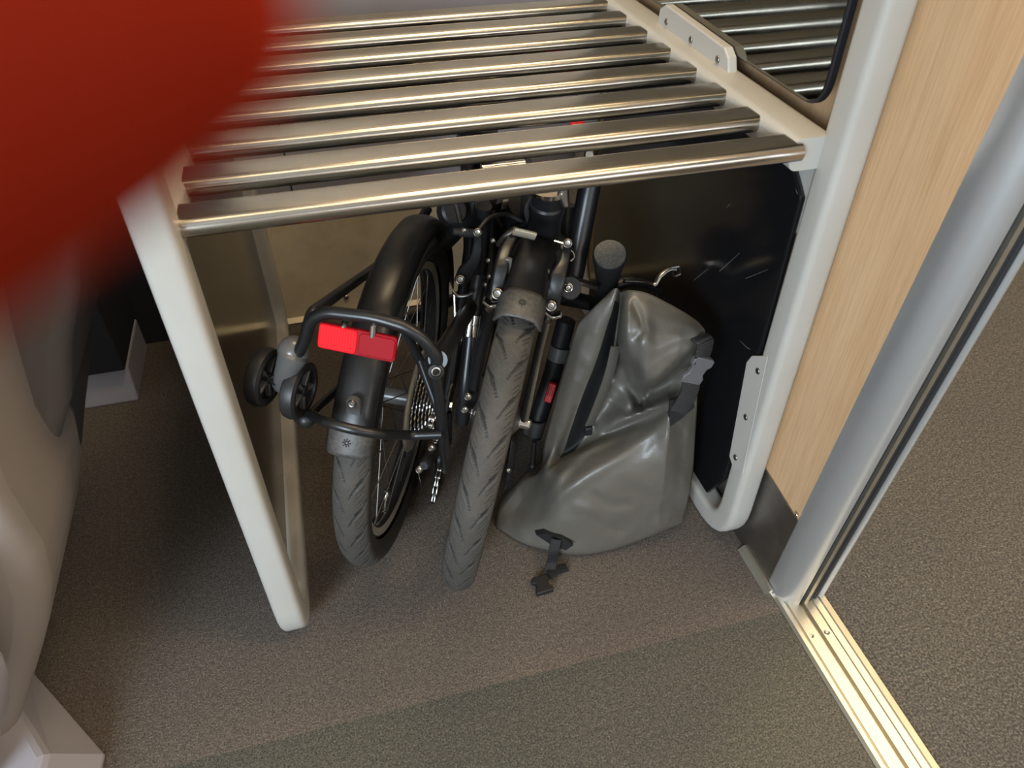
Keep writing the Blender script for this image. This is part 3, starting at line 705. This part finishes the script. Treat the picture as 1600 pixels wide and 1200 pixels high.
tb2('seat_tube', [bb, RW.L(-.29, .30, .03), RW.L(-.275, .365, .02)], .019)
tb2('main_tube', [RW.L(-.29, .27, .03), RW.L(-.52, .25, .03)], .027)
tb2('seat_post', [RW.L(-.285, .30, .025), RW.L(-.262, .378, .018)], .0165, M_matt)
b = MB(); b.lathe(RW.L(-.277, .35, .021), RW.u, [(0.0195, -.015), (0.023, -.013), (0.023, .013), (0.0195, .015)], 24); part(b, 'seat_clamp', M_matt)
# tube and clamp high behind the rear mudguard
tb2('stay_bridge', [RW.on(2, -.02, 702, 350), RW.on(2, .085, 755, 322)], .011)
b = MB(); p = onY(706, 330, .90); b.disc(p, (0.3, -.8, .5), .019, .022, 24, .003); part(b, 'cable_clamp', M_matt)
b = MB(); p = onY(723, 322, .86); b.tube([p + np.array([-.010, 0, .012]), p + np.array([-.004, 0, -.022])], .0035, 10); part(b, 'cable_ferrule', M_steel)
tb2('seat_strut', [onY(690, 372, .95), onY(725, 335, .93), onY(760, 300, .92)], .020)
# rear brake arm right of the rear tyre
def brake_arm(pts, r, name='brake_arm', m=None):
    b = MB(); P = bez(pts, 8); sc = [np.interp(i/(len(P)-1), np.linspace(0, 1, len(r)), r) for i in range(len(P))]
    b.sweep(P, rrect(2.0, 1.1, 0.4, 3), up=FW.s, scale=sc); return part(b, name, m)
ra = brake_arm([onY(719, 440, .83), onY(728, 425, .825), onY(742, 405, .82), onY(747, 380, .82), onY(746, 366, .82)], [.0085, .011, .008, .006, .005])
p = onY(719, 437, .818); bolt(TOCAM(p), p, .0055); p = onY(746, 363, .812); bolt(TOCAM(p), p, .0048)
b = MB(); P = [onY(x, y, .835) for x, y in ((708, 362), (722, 363), (736, 364), (744, 365))]; b.tube(P, .0045, 10)
for i in range(5): b.disc(P[0] + (P[3]-P[0])*(.35+.12*i), P[3]-P[0], .0058, .003, 12)
part(b, 'brake_boot', M_rubber)
b = MB(); b.tube(bez([onY(708, 455, .84), onY(715, 462, .832), onY(728, 462, .828), onY(738, 458, .828)], 5), .0022, 8); part(b, 'brake_spring', M_steel)
b = MB(); b.tube([onY(710, 456, .84), onY(712, 520, .82)], .0022, 8); part(b, 'brake_cable', M_steel)
# silver clamp on the dark tube between the wheels
tb2('fold_tube', [onY(748, 430, .86), onY(738, 500, .83), onY(727, 600, .79), onY(722, 660, .78)], .010)
b = MB(); a_, c_ = onY(737.5, 491, .826), onY(733, 525, .812); b.lathe(a_, c_-a_, [(0.0095, 0), (0.0112, 0.001), (0.0112, .012), (0.0098, .0125), (0.0098, .0145), (0.0112, .015), (0.0112, np.linalg.norm(c_-a_)), (.0095, np.linalg.norm(c_-a_)+.001)], 22); part(b, 'clamp_sleeve', M_chrome, 'silver sleeve')
for px, py in ((725, 360), (770, 376), (763, 407), (764, 432), (758, 445), (744, 645), (726, 640), (731, 620)):
    p = onY(px, py, .80 if py < 500 else .76); bolt(TOCAM(p), p, .0030 if py < 500 else .0045)

# ---- front fork, brakes, head tube
f = lambda px, py, c_=0.0: FW.on(2, c_, px, py)
crown = FW.pol(128, .270)
tb2('fork_leg', [FW.L(0, 0, -.040), onY(763, 485, .775), FW.pol(122, .262, -.038), crown], [.008, .0105, .012, .013])
tb2('fork_leg', [FW.L(0, 0, .040), onY(853, 500, .765), FW.pol(122, .262, .038), crown], [.006, .0085, .012, .013])
ht0, ht1 = onY(848, 372, .865), onY(858, 296, .84); hax = _n(ht1-ht0)
b = MB(); Lh = np.linalg.norm(ht1-ht0); b.lathe(ht0, hax, [(0, -.03), (.020, -.03), (.020, 0), (.022, .004), (.0235, .012), (.0225, .018), (.0225, Lh*.55), (.024, Lh*.6), (.024, Lh*.75), (.0215, Lh*.78), (.0215, Lh+.015), (0, Lh+.015)], 32); part(b, 'head_tube')
b = MB(); b.lathe(ht0 + hax*.004, hax, [(.020, -.006), (.0238, -.005), (.0242, 0), (.0235, .006), (.020, .007)], 32); part(b, 'headset_ring', M_chrome, 'chrome headset ring')
b = MB()
for i in range(5): b.lathe(ht0 + hax*(-.010-.005*i), hax, [(.016, -.003), (.0215, -.002), (.0225, 0), (.0215, .002), (.016, .003)], 28)
part(b, 'headset_boot', M_rubber)
b = MB(); p = onY(856, 301, .815); b.sweep([p - hax*.003, p + hax*.004], [(.021*math.cos(t), .012*math.sin(t)) for t in np.linspace(0, 2*math.pi, 28, endpoint=False)], up=cam_r); part(b, 'hinge_ring', M_chrome, 'chrome hinge plate')
b = MB(); p = onY(880, 304, .81); b.tube([p + np.array([0, 0, .014]), p, p + np.array([.003, -.003, -.014])], [.007, .0075, .005], 14); part(b, 'hinge_lever', M_steel)
tb2('front_tube', [onY(850, 330, .875), onY(835, 300, 1.0), onY(800, 250, 1.28)], .027)
# V-brake arms either side of the front mudguard
la = brake_arm([onY(777, 461, .655+.08), onY(779, 440, .742), onY(784, 415, .752), onY(790, 392, .768), onY(800, 372, .785)], [.010, .0085, .0085, .007, .0055])
ra = brake_arm([onY(861, 480, .735), onY(866, 455, .738), onY(872, 432, .745), onY(881, 410, .757), onY(887, 383, .775)], [.010, .011, .0105, .0065, .0055])
for px, py, y_, r_ in ((777, 459, .722, .0062), (861, 478, .722, .0062), (887, 380, .765, .0052), (888, 450, .755, .0045)):
    p = onY(px, py, y_); bolt(TOCAM(p), p, r_)
for px, py, y_ in ((790, 428, .755), (848, 445, .752)):
    b = MB(); p = onY(px, py, y_); b.tube([p, p + FW.u*.004 + RW.d*(-.02)], [.0075, .005], 12); b.box(p + FW.u*.008, (.009, .03, .006), [FW.s, FW.u, FW.d]); part(b, 'brake_pad', M_gplastic, bevel=.001)
b = MB(); P = [onY(x, y, .785) for x, y in ((802, 361), (815, 364), (836, 369))]; b.sweep(P, rrect(.010, .006, .002, 3), up=(0, 0, 1)); part(b, 'brake_noodle', M_sill, 'pale worn cable link')
b = MB(); b.tube(bez([onY(778, 382, .80), onY(788, 370, .79), onY(800, 362, .785)], 5), .0032, 10); part(b, 'noodle_pipe', M_steel)
b = MB(); b.tube(bez([onY(866, 376, .782), onY(876, 379, .777), onY(886, 382, .772)], 4), .0012, 8); b.tube(bez([onY(888, 388, .77), onY(895, 394, .77), onY(897, 402, .77), onY(892, 408, .77)], 5), .0011, 8); part(b, 'brake_cable', M_chrome)
for px, py, y_, sg in ((768, 474, .73, -1), (864, 491, .73, 1)):
    b = MB(); p = onY(px, py, y_); b.sweep(bez([p - FW.s*.010 + FW.u*.003, p - FW.u*.002, p + FW.s*.010 + FW.u*.003], 4), rrect(.004, .012, .001, 2), up=FW.u); part(b, 'brake_boss', M_chrome)
b = MB(); b.tube(bez([onY(866, 388, .83), onY(872, 405, .83), onY(871, 425, .82), onY(862, 440, .81)], 6), .009, 12); part(b, 'cable_hose', M_rubber)
# hub nuts
for c_ in (.046, -.046):
    p = FW.L(0, 0, c_); b = MB(); b.lathe(p, FW.s, [(0, -.010), (.0085, -.010), (.0085, .004), (.0065, .006), (0, .006)], 20); b.lathe(p, FW.s, [(.006, -.016 if c_ > 0 else .006), (.012, -.014 if c_ > 0 else .010), (.012, -.010 if c_ > 0 else .014)], 20); part(b, 'axle_nut', M_chrome)
tb2('mudguard_stay', [onY(822, 657, .735), onY(842, 560, .745), onY(856, 503, .735)], .0036, M_steel)
tb2('mudguard_stay', [onY(739, 608, .775), onY(751, 540, .765), onY(765, 484, .745)], .0052, M_matt)
# folded handlepost, second tube with collars and red latch
tb2('handlepost', [onY(922, 285, .90), onY(897, 420, .86), onY(889, 455, .85)], .0155)
tb2('handlepost_lower', [onY(885, 500, .915), onY(862, 590, .900), onY(832, 682, .870)], .0155, M_matt)
for (x0, y0, x1, y1, yy) in ((876, 541, 871, 562, .905), (838, 655, 833, 677, .874)):
    a_, c_ = onY(x0, y0, yy), onY(x1, y1, yy-.006); L_ = np.linalg.norm(c_-a_); b = MB(); b.lathe(a_, c_-a_, [(.015, 0), (.0172, .001), (.0172, L_), (.015, L_+.001)], 24); part(b, 'collar', M_gplastic)
b = MB(); p = onY(863, 603, .872); q = onY(857, 622, .866); dr_ = _n(q-p); sd = _n(np.cross(dr_, TOCAM(p)))
b.box((p+q)/2, (np.linalg.norm(q-p)+.012, .013, .014), [dr_, sd, np.cross(dr_, sd)]); rl = part(b, 'red_latch', M_redp, 'bright red latch', bevel=.002)
b = MB()
for i in (-1, 0, 1): b.box((p+q)/2 - dr_*.002 + sd*.0033*i + TOCAM(p)*.0072, (.018, .0012, .0008), [dr_, sd, np.cross(dr_, sd)])
part(b, 'latch_rib', M_redd, parent=rl)
# lever hanging below the hub nut, cable stop
b = MB(); q = [onY(799, 690, .80), onY(806, 694, .80), onY(803, 732, .79), onY(797, 752, .785), onY(790, 752, .785), onY(793, 730, .79)]; b.prism(q, (.004, .010, .004)); ql = part(b, 'side_lever', M_matt, bevel=.0015)
p = onY(795, 735, .784); b = MB(); b.lathe(p, TOCAM(p), [(.0035, 0), (.0042, .001), (.0035, .002), (.002, .001), (0, .0005)], 14); part(b, 'rivet', M_steel, parent=ql)
b = MB(); b.tube([onY(794, 750, .788), onY(788, 764, .785)], [.004, .0025], 10); part(b, 'lever_tip', M_matt, parent=ql)
b = MB(); b.ball(onY(832, 728, .80), .007, (0, 0, 1)); b.tube([onY(835, 690, .81), onY(832, 728, .80)], .004, 10); part(b, 'kick_spring', M_matt)
# handlebar with grip and brake lever
g0, g1 = onY(944, 478, .890), onY(953, 398, .825); gax = _n(g1-g0)
tb2('handlebar', [onY(868, 462, .885), onY(905, 470, .89), g0], .012)
b = MB(); Lg = np.linalg.norm(g1-g0); b.lathe(g0, gax, [(0, 0), (.0155, 0), (.0165, Lg*.35), (.0175, Lg*.6), (.021, Lg*.85), (.0235, Lg*.97), (.0225, Lg), (.0195, Lg+.0015), (0, Lg+.0025)], 32)
gr = part(b, 'grip', M_matt)
b = MB(); b.lathe(g1 + gax*.0012, gax, [(.0205, 0), (.0222, .0005), (.0215, .0022), (.0, .0032)], 32); part(b, 'end_face', M_flap, 'flat grey end face of the grip', gr)
b = MB(); b.lathe(onY(890, 450, .80), (0.1, -.8, .5), [(0, -.012), (.0165, -.012), (.0165, .002), (.015, .004), (0, .004)], 26); clp = part(b, 'handlebar_clamp', M_matt)
p = onY(888, 449, .792); b = MB(); b.lathe(p, TOCAM(p), [(.0062, -.004), (.0062, .002), (.0035, .0025), (.003, 0), (0, 0)], 18); part(b, 'bolt', M_chrome, parent=clp)
b = MB(); b.box(onY(912, 442, .83), (.045, .006, .012), [_n(onY(930, 447, .83)-onY(892, 435, .83)), (0, 0, 1), (0, 1, 0)]); part(b, 'clamp_plate', M_steel, 'pale metal clamp plate')
b = MB(); b.box(onY(902, 470, .868), (.045, .010, .014), [_n(onY(930, 480, .83)-onY(885, 462, .83)), (0, 0, 1), (0, 1, 0)]); part(b, 'shifter', M_matt, bevel=.002)
b = MB(); b.tube(bez([onY(962, 446, .865), onY(985, 440, .865), onY(1015, 446, .87), onY(1030, 456, .875)], 6), [.0085]*8 + [.007]*11, 14); lv = part(b, 'brake_lever_mount', M_matt)
b = MB(); b.tube(bez([onY(975, 439, .855), onY(1005, 441, .86), onY(1022, 446, .865), onY(1032, 432, .87), onY(1045, 422, .875), onY(1056, 421, .875)], 6), [.003]*12 + [.0045]*19, 10); part(b, 'brake_lever', M_steel, 'shiny brake lever', parent=lv)
b = MB(); pr2 = [onY(x, y, .875) for x, y in ((1049, 418), (1062, 416), (1064, 428), (1054, 432))]; b.tube(fillet(pr2 + [pr2[0]], .003, 3), .0018, 8); part(b, 'lever_loop', M_chrome, parent=lv)
b = MB(); b.tube(bez([onY(985, 456, .865), onY(1010, 459, .867), onY(1028, 458, .87), onY(1031, 452, .87)], 5), .0022, 8); part(b, 'cable_guide', M_chrome, parent=lv)
# parts seen through the gaps between the bars
b = MB(); S0 = RW.L(-.26, .375, .015)
prof = []
P = bez([S0 + RW.d*.10 + RW.u*.006, S0 + RW.d*.04 + RW.u*.010, S0 - RW.d*.04 + RW.u*.006, S0 - RW.d*.12 + RW.u*.008, S0 - RW.d*.155 + RW.u*.006], 6)
sc = [np.interp(i/(len(P)-1), (0, .12, .5, .85, 1), (.55, 1.0, .75, .30, .12)) for i in range(len(P))]
b.sweep(P, [(a*.9, c_*.35) for a, c_ in rrect(.14, .075, .034, 5)], up=RW.s, scale=sc); part(b, 'saddle', M_matt)
b = MB(); p = onY(786, 262, .93); b.tube([p + np.array([-.03, 0, 0]), p, p + np.array([.03, 0, 0])], .009, 14); part(b, 'frame_latch', M_chrome, 'chrome frame latch')
b = MB(); p = onY(921, 242, .93); b.disc(p, TOCAM(p), .0075, .02, 20, .002); part(b, 'hinge_pin', M_chrome)
b = MB(); p = onY(902, 197, 1.02); b.box(p, (.022, .012, .012)); part(b, 'tail_tag', M_redp, 'small red tag', bevel=.003)
tb2('down_tube', [onY(828, 322, .93), onY(806, 400, .96), onY(792, 490, .98)], .032)
tb2('fold_strut', [onY(765, 310, .97), onY(762, 400, .97), onY(752, 500, .95)], .020)
tb2('steerer', [onY(880, 320, .96), onY(872, 440, .93)], .020)
b = MB(); b.box(onY(790, 345, .98), (.10, .05, .09)); part(b, 'hinge_block', M_black, bevel=.012)
# cables arching between handlepost and frame
b = MB(); b.tube(bez([onY(880, 470, .86), onY(850, 440, .92), onY(800, 380, .95), onY(770, 330, .95)], 8), .0028, 8); part(b, 'brake_cable', M_rubber)
b = MB(); b.tube(bez([onY(747, 360, .84), onY(765, 340, .86), onY(790, 335, .9), onY(815, 345, .9)], 8), .0028, 8); part(b, 'brake_cable', M_rubber)

# ================================================================== PANNIER BAG
bagT = thing('pannier_bag', (0.32, 0.78, 0), 'grey waterproof roll-top bag slumped on the carpet beside the folded bicycle', 'bag')
G = [
 [(930,477,.805),(948,462,.795),(963,450,.785),(970,456,.797),(985,453,.775),(1012,458,.765),(1045,474,.757),(1070,488,.748),(1090,502,.738),(1101,515,.728)],
 [(905,505,.802),(935,480,.790),(958,480,.778),(968,484,.802),(976,486,.752),(1000,488,.742),(1035,500,.733),(1066,508,.724),(1088,518,.718),(1102,526,.724)],
 [(893,540,.802),(920,520,.786),(948,512,.778),(964,516,.806),(973,520,.740),(1000,520,.716),(1030,526,.714),(1062,530,.706),(1086,533,.708),(1099,536,.720)],
 [(885,568,.800),(912,550,.784),(938,545,.778),(960,548,.806),(978,552,.738),(1003,556,.705),(1030,556,.700),(1058,552,.700),(1080,548,.706),(1094,550,.725)],
 [(878,592,.797),(904,578,.782),(928,574,.777),(958,580,.803),(988,582,.764),(1006,592,.712),(1028,590,.706),(1050,576,.710),(1072,566,.720),(1092,575,.728)],
 [(871,618,.794),(895,608,.780),(915,606,.777),(952,606,.798),(985,608,.784),(1006,612,.772),(1028,604,.757),(1050,592,.748),(1072,590,.735),(1090,604,.728)],
 [(864,645,.791),(886,638,.778),(903,638,.776),(945,634,.792),(980,634,.764),(1002,632,.770),(1026,620,.748),(1044,612,.738),(1066,622,.722),(1089,640,.722)],
 [(857,672,.788),(877,668,.776),(892,670,.776),(930,662,.782),(968,655,.752),(1000,644,.736),(1026,635,.720),(1046,627,.702),(1066,648,.706),(1087,672,.714)],
 [(851,700,.785),(868,698,.774),(878,710,.778),(905,698,.772),(945,680,.760),(985,664,.748),(1020,652,.726),(1046,642,.698),(1066,678,.701),(1085,705,.706)],
 [(846,735,.782),(850,726,.766),(856,734,.748),(880,724,.746),(920,706,.734),(965,690,.722),(1010,680,.706),(1044,675,.684),(1063,710,.693),(1083,735,.702)],
 [(822,748,.784),(836,752,.768),(850,756,.744),(878,752,.712),(918,740,.698),(962,728,.690),(1005,718,.684),(1040,712,.674),(1060,740,.686),(1079,760,.697)],
 [(800,772,.782),(818,785,.764),(840,795,.734),(870,795,.698),(912,788,.681),(958,778,.674),(1002,765,.670),(1036,756,.667),(1055,775,.680),(1074,785,.692)],
 [(780,800,.772),(798,815,.752),(824,828,.722),(860,838,.691),(905,835,.674),(955,824,.668),(1000,808,.665),(1030,796,.664),(1050,800,.674),(1069,806,.686)],
 [(775,824,.764),(795,838,.742),(823,851,.714),(862,861,.687),(905,867,.671),(952,860,.667),(998,845,.667),(1030,832,.667),(1048,825,.674),(1063,817,.681)]]
rows_ = [[onY(*p) for p in row] for row in G]
rows_.append([np.array([p[0]*.93+.02, p[1]+.045, 0.003]) for p in rows_[-1]])
def dense(rows, n):
    def broken(r, i):                                   # splines along a row, broken where the cloth is creased
        cuts = [0, 3, 7, len(r)-1] if i < 5 else [0, 2, 7, len(r)-1] if i < 9 else [0, 7, len(r)-1]
        out = []
        for a, c_ in zip(cuts[:-1], cuts[1:]): out += bez(r[a:c_+1], n)[:-1]
        return out + [r[-1]]
    A = [broken(r, i) for i, r in enumerate(rows)]
    cols = [bez([A[i][j] for i in range(len(A))], n) for j in range(len(A[0]))]
    return [[cols[j][i] for j in range(len(cols))] for i in range(len(cols[0]))]
Fd = dense(rows_, 9); nr, nc = len(Fd), len(Fd[0])
V = []; F = []
for row in Fd: V += [np.array([min(p[0], .50), p[1], max(p[2], .003)]) for p in row]
for i in range(nr-1):
    for j in range(nc-1): F.append((i*nc+j, (i+1)*nc+j, (i+1)*nc+j+1, i*nc+j+1))
back0 = len(V); NB = 8                                   # rounded back: border loop pulled back and in
cen = np.mean(np.array(V), 0)
ring = [(0, j) for j in range(nc)] + [(i, nc-1) for i in range(1, nr)] + [(nr-1, j) for j in range(nc-2, -1, -1)] + [(i, 0) for i in range(nr-2, 0, -1)]
prev = [i*nc+j for i, j in ring]
for s_ in range(1, NB+1):
    t = s_/NB; cur = []
    for (i, j) in ring:
        p = np.array(V[i*nc+j]); tgt = np.array([min(max(p[0] + .07*(1-j/(nc-1)), .30), .475), .835, max(p[2] - .80*(.835-p[1]) - .02, .003) if p[2] > .2 else p[2]*.6])
        if i == nr-1: tgt[2] = 0.003
        q = p*(1-t) + tgt*t; q[1] = p[1] + (tgt[1]-p[1])*math.sin(t*math.pi/2)
        q[0] = p[0] + (tgt[0]-p[0])*(1-math.cos(t*math.pi/2))
        cur.append(len(V)); V.append(q)
    m_ = len(ring)
    for a in range(m_): F.append((prev[a], prev[(a+1) % m_], cur[(a+1) % m_], cur[a]))
    prev = cur
ci = len(V); V.append(np.array([.385, .838, .2])); m_ = len(ring)
for a in range(m_): F.append((prev[a], prev[(a+1) % m_], ci))
# folds of the slack fabric: (pixel polyline, half width in px, height towards the viewer in m)
FOLDS = [([(872,778),(920,742),(985,704),(1042,655)], 9, .0055), ([(861,768),(888,724),(936,686)], 8, .005), ([(880,752),(920,712),(975,684)], 8, -.004),
         ([(930,775),(955,790),(985,788)], 7, -.004), ([(985,765),(1010,775),(1022,800)], 12, -.004), ([(925,808),(945,822),(968,832)], 6, -.004), ([(900,790),(930,800)], 8, .003),
         ([(968,566),(982,600),(1002,640)], 6, -.008), ([(956,600),(975,612),(992,640)], 7, .005), ([(985,592),(1004,612),(1010,636)], 5, .008), ([(1016,600),(1010,622)], 5, -.007), ([(948,620),(965,632),(985,648)], 5, -.004),
         ([(990,474),(1000,496),(1005,516),(994,528)], 5, -.005), ([(982,490),(978,530),(984,556)], 6, .005), ([(1012,480),(1014,520),(1006,540)], 9, .003), ([(1020,560),(1050,545),(1080,535)], 8, -.003),
         ([(968,462),(972,480),(969,510)], 4, -.006), ([(1000,600),(1024,590),(1046,572)], 5, .004), ([(900,640),(890,668),(874,704)], 4, -.004), ([(1070,650),(1064,720),(1058,790)], 8, -.003)]
from mathutils import noise as mnoise
def to_px(p):
    c = _R.T @ (np.array(p) - EYE); return np.array([CX + FPX*c[0]/c[2], CY + FPX*c[1]/c[2]])
def seg_d(q, a, c_):
    ab = c_-a; t = np.clip(((q-a) @ ab)/(ab @ ab), 0, 1); return np.linalg.norm(q-a-ab*t), t
for vi in range(nr*nc):
    p = V[vi]; q = to_px(p); d_ = 0.0; i_, j_ = divmod(vi, nc)
    for pts, w_, am in FOLDS:
        pp_ = [np.array(a, float) for a in pts]; m_ = min(seg_d(q, a, c_)[0] for a, c_ in zip(pp_[:-1], pp_[1:]))
        if m_ < 3*w_: d_ += am*math.exp(-(m_/w_)**2)
    edge = min(1, j_/6, (nc-1-j_)/6, (nr-1-i_)/8, i_/4)
    vv_ = Vector(p)
    nz = (0.5-abs(mnoise.noise(vv_*22)))*.0035 + (0.4-abs(mnoise.noise(vv_*48 + Vector((3, 1, 7)))))*.0016 + mnoise.noise(vv_*12)*.002
    V[vi] = p + TOCAM(p)*(d_ + nz)*max(edge, 0)
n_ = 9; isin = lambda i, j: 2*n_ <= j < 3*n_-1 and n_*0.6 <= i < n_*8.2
Fin, Fout = [], []
for k_, f_ in enumerate(F):
    i_, j_ = divmod(k_, nc-1)
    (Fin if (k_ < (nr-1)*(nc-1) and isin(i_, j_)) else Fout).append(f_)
def sub(Fs):
    ids = sorted({a for f_ in Fs for a in f_}); mp = {a: k_ for k_, a in enumerate(ids)}
    return [V[a] for a in ids], [tuple(mp[a] for a in f_) for f_ in Fs]
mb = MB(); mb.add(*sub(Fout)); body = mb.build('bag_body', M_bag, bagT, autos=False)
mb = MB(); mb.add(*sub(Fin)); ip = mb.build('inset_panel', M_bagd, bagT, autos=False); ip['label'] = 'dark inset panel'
b = MB(); q = [onY(1047, 626, .692), onY(1045, 668, .688), onY(1064, 655, .690), onY(1086, 636, .700), onY(1080, 618, .704)]; b.prism(q, (0.0, 0.004, 0)); b.build('strap_tab', M_web, bagT, smooth=False)
def strip(pts, w, th, name, m, up, label=None, par=None):
    b = MB(); P = bez(pts, 6); b.sweep(P, rrect(w, th, th*.45, 2), up=up); o = part(b, name, m, label, par or bagT); return o
strip([onY(962, 541, .772), onY(953, 580, .764), onY(941, 615, .760), onY(928, 648, .758), onY(921, 664, .760)], .016, .003, 'handle_strap', mat('grey strap', (0.075, 0.070, 0.060), 0.4), (1, .15, 0), 'grey handle strap')
b = MB(); b.box(onY(919, 672, .760), (.012, .010, .016)); part(b, 'strap_end', M_matt, None, bagT, bevel=.002)
# side strap with buckle
strip([onY(1092, 526, .712), onY(1101, 534, .700), onY(1100, 548, .695), onY(1095, 566, .693)], .029, .004, 'side_strap', M_web2, (1, .3, 0), 'dark ribbed strap')
bx = _n(onY(1112, 580, .695) - onY(1072, 572, .695)); by = _n(onY(1082, 602, .695) - onY(1098, 552, .695)); by = _n(by - bx*(bx @ by)); bz = np.cross(bx, by)
if bz @ TOCAM(onY(1090, 580, .695)) < 0: bz = -bz
def buckle(c, ex, ey, ez, w, l, name, par, m):
    b = MB(); o_ = lambda x, y: c + ex*x*w + ey*y*l
    pts = [o_(x, y) for x, y in ((-.38,-.5),(.38,-.5),(.5,-.42),(.5,-.22),(.36,-.1),(.36,.12),(.5,.25),(.5,.5),(-.5,.5),(-.5,.25),(-.36,.12),(-.36,-.1),(-.5,-.22),(-.5,-.42))]
    b.prism([p - ez*.004 for p in pts], ez*.008); return part(b, name, m, None, par, bevel=.0015)
bc = onY(1089, 578, .692)
buckle(bc, bx, by, bz, .034, .044, 'buckle', bagT, M_buckle)
strip([bc + by*.014, onY(1077, 612, .688), onY(1066, 632, .690), onY(1056, 646, .694)], .029, .004, 'side_strap', M_web2, bx, 'dark ribbed strap')
# base patch and loose strap with a buckle at the front
pc_ = onY(868, 848, .700)
b = MB(); q = [onY(838, 836, .702), onY(852, 834, .691), onY(880, 841, .675), onY(896, 852, .664), onY(884, 860, .667), onY(862, 852, .681)]; b.prism(q, (0, .010, 0)); part(b, 'base_patch', M_bagd, None, bagT)
strip([onY(869, 843, .677), onY(865, 862, .666), onZ(862, 880, .016), onZ(855, 900, .006)], .017, .0025, 'base_strap', M_web, (1, 0, 0), 'loose black strap')
strip([onZ(858, 898, .010), onZ(872, 890, .008), onZ(886, 886, .005)], .016, .0025, 'strap_tail', M_web, (.3, 1, 0))
c0 = onZ(847, 914, .007); ex = _n(onZ(862, 908, 0) - onZ(832, 917, 0)); ey = np.cross(np.array([0, 0, 1.]), ex); 
buckle(c0, ex, -ey, np.array([0, 0, 1.]), .028, .030, 'buckle', bagT, M_matt)

# ================================================================== HAND holding the phone: one fingertip reaches into the upper left corner
hand = thing('person', EYE + cam_r*-.12 + cam_u*.10, 'bare hand of the photographer, its blurred red fingertip covering the upper left corner', 'person')
dp = 0.028; RS = 1.2
T0 = EYE + dp*((208-CX)/FPX*cam_r + (CY+80)/FPX*cam_u + cam_w)
D1 = _n(-.80*cam_r - .58*cam_u - .10*cam_w); E1 = _n(-cam_w + .2*cam_u)
E1 = _n(E1 - D1*(E1 @ D1)); N1 = np.cross(D1, E1)
if N1 @ cam_u > 0: N1 = -N1
verts = []; edges = []; rads = []
def jt(p, r, prev=None):
    verts.append(tuple(p)); rads.append(r*RS); i = len(verts)-1
    if prev is not None: edges.append((prev, i))
    return i
palm = T0 + D1*.085 + E1*.03
root = jt(palm + D1*.035, .020)
wr = jt(palm + D1*.085, .019, root); fa = jt(palm + D1*.15, .023, wr)
for k, (off, lens, bend) in enumerate(((0.0, (.0,), 0), (.020, (.042, .026, .020), 0.5), (.040, (.040, .024, .019), 0.8), (.058, (.032, .019, .017), 1.0))):
    kn = jt(T0 + D1*(.082 + .006*k) + E1*off, .0105 if k else .0100, root)
    if k == 0:
        a = jt(T0 + D1*.046 + E1*0, .0084, kn); a = jt(T0 + D1*.022, .0076, a); a = jt(T0 + D1*.010, .0074, a); a = jt(T0, .0071, a); jt(T0 - D1*.0055, .0048, a)
    else:
        p = np.array(verts[kn]); a = kn; dirv = -D1
        for ln in lens:
            dirv = _n(dirv*math.cos(bend) + E1*0.15 + N1*math.sin(bend)*0.8); p = p + dirv*ln; a = jt(p, .0078, a)
tb_ = jt(palm + D1*.03 + N1*.03, .0125, root); t2 = jt(palm + D1*.0 + N1*.048, .0095, tb_); jt(palm - D1*.028 + N1*.055, .0085, t2)
me = bpy.data.meshes.new('hand'); me.from_pydata(verts, edges, []); ho = bpy.data.objects.new('hand', me); C.objects.link(ho)
me.materials.append(M_backlit_skin)
sk = ho.modifiers.new('skin', 'SKIN'); sk.use_smooth_shade = True
for v_, r_ in zip(me.skin_vertices[0].data, rads): v_.radius = (r_, r_)
me.skin_vertices[0].data[0].use_root = True
s2 = ho.modifiers.new('sub', 'SUBSURF'); s2.levels = 2; s2.render_levels = 2
ho.parent = hand; ho.matrix_parent_inverse = Matrix.Translation(-hand.location)
b = MB(); nc_ = T0 + D1*.004 + (-N1)*.0062
b.lathe(T0 + D1*.006, D1, [(.0069, -.005), (.0072, 0), (.0074, .005)], 10, ref=-N1, a0=-.7, a1=.7); nl = b.build('nail', M_nail, None, origin=(0, 0, 0), solid=.0005); nl.parent = hand; nl.matrix_parent_inverse = Matrix.Translation(-hand.location)
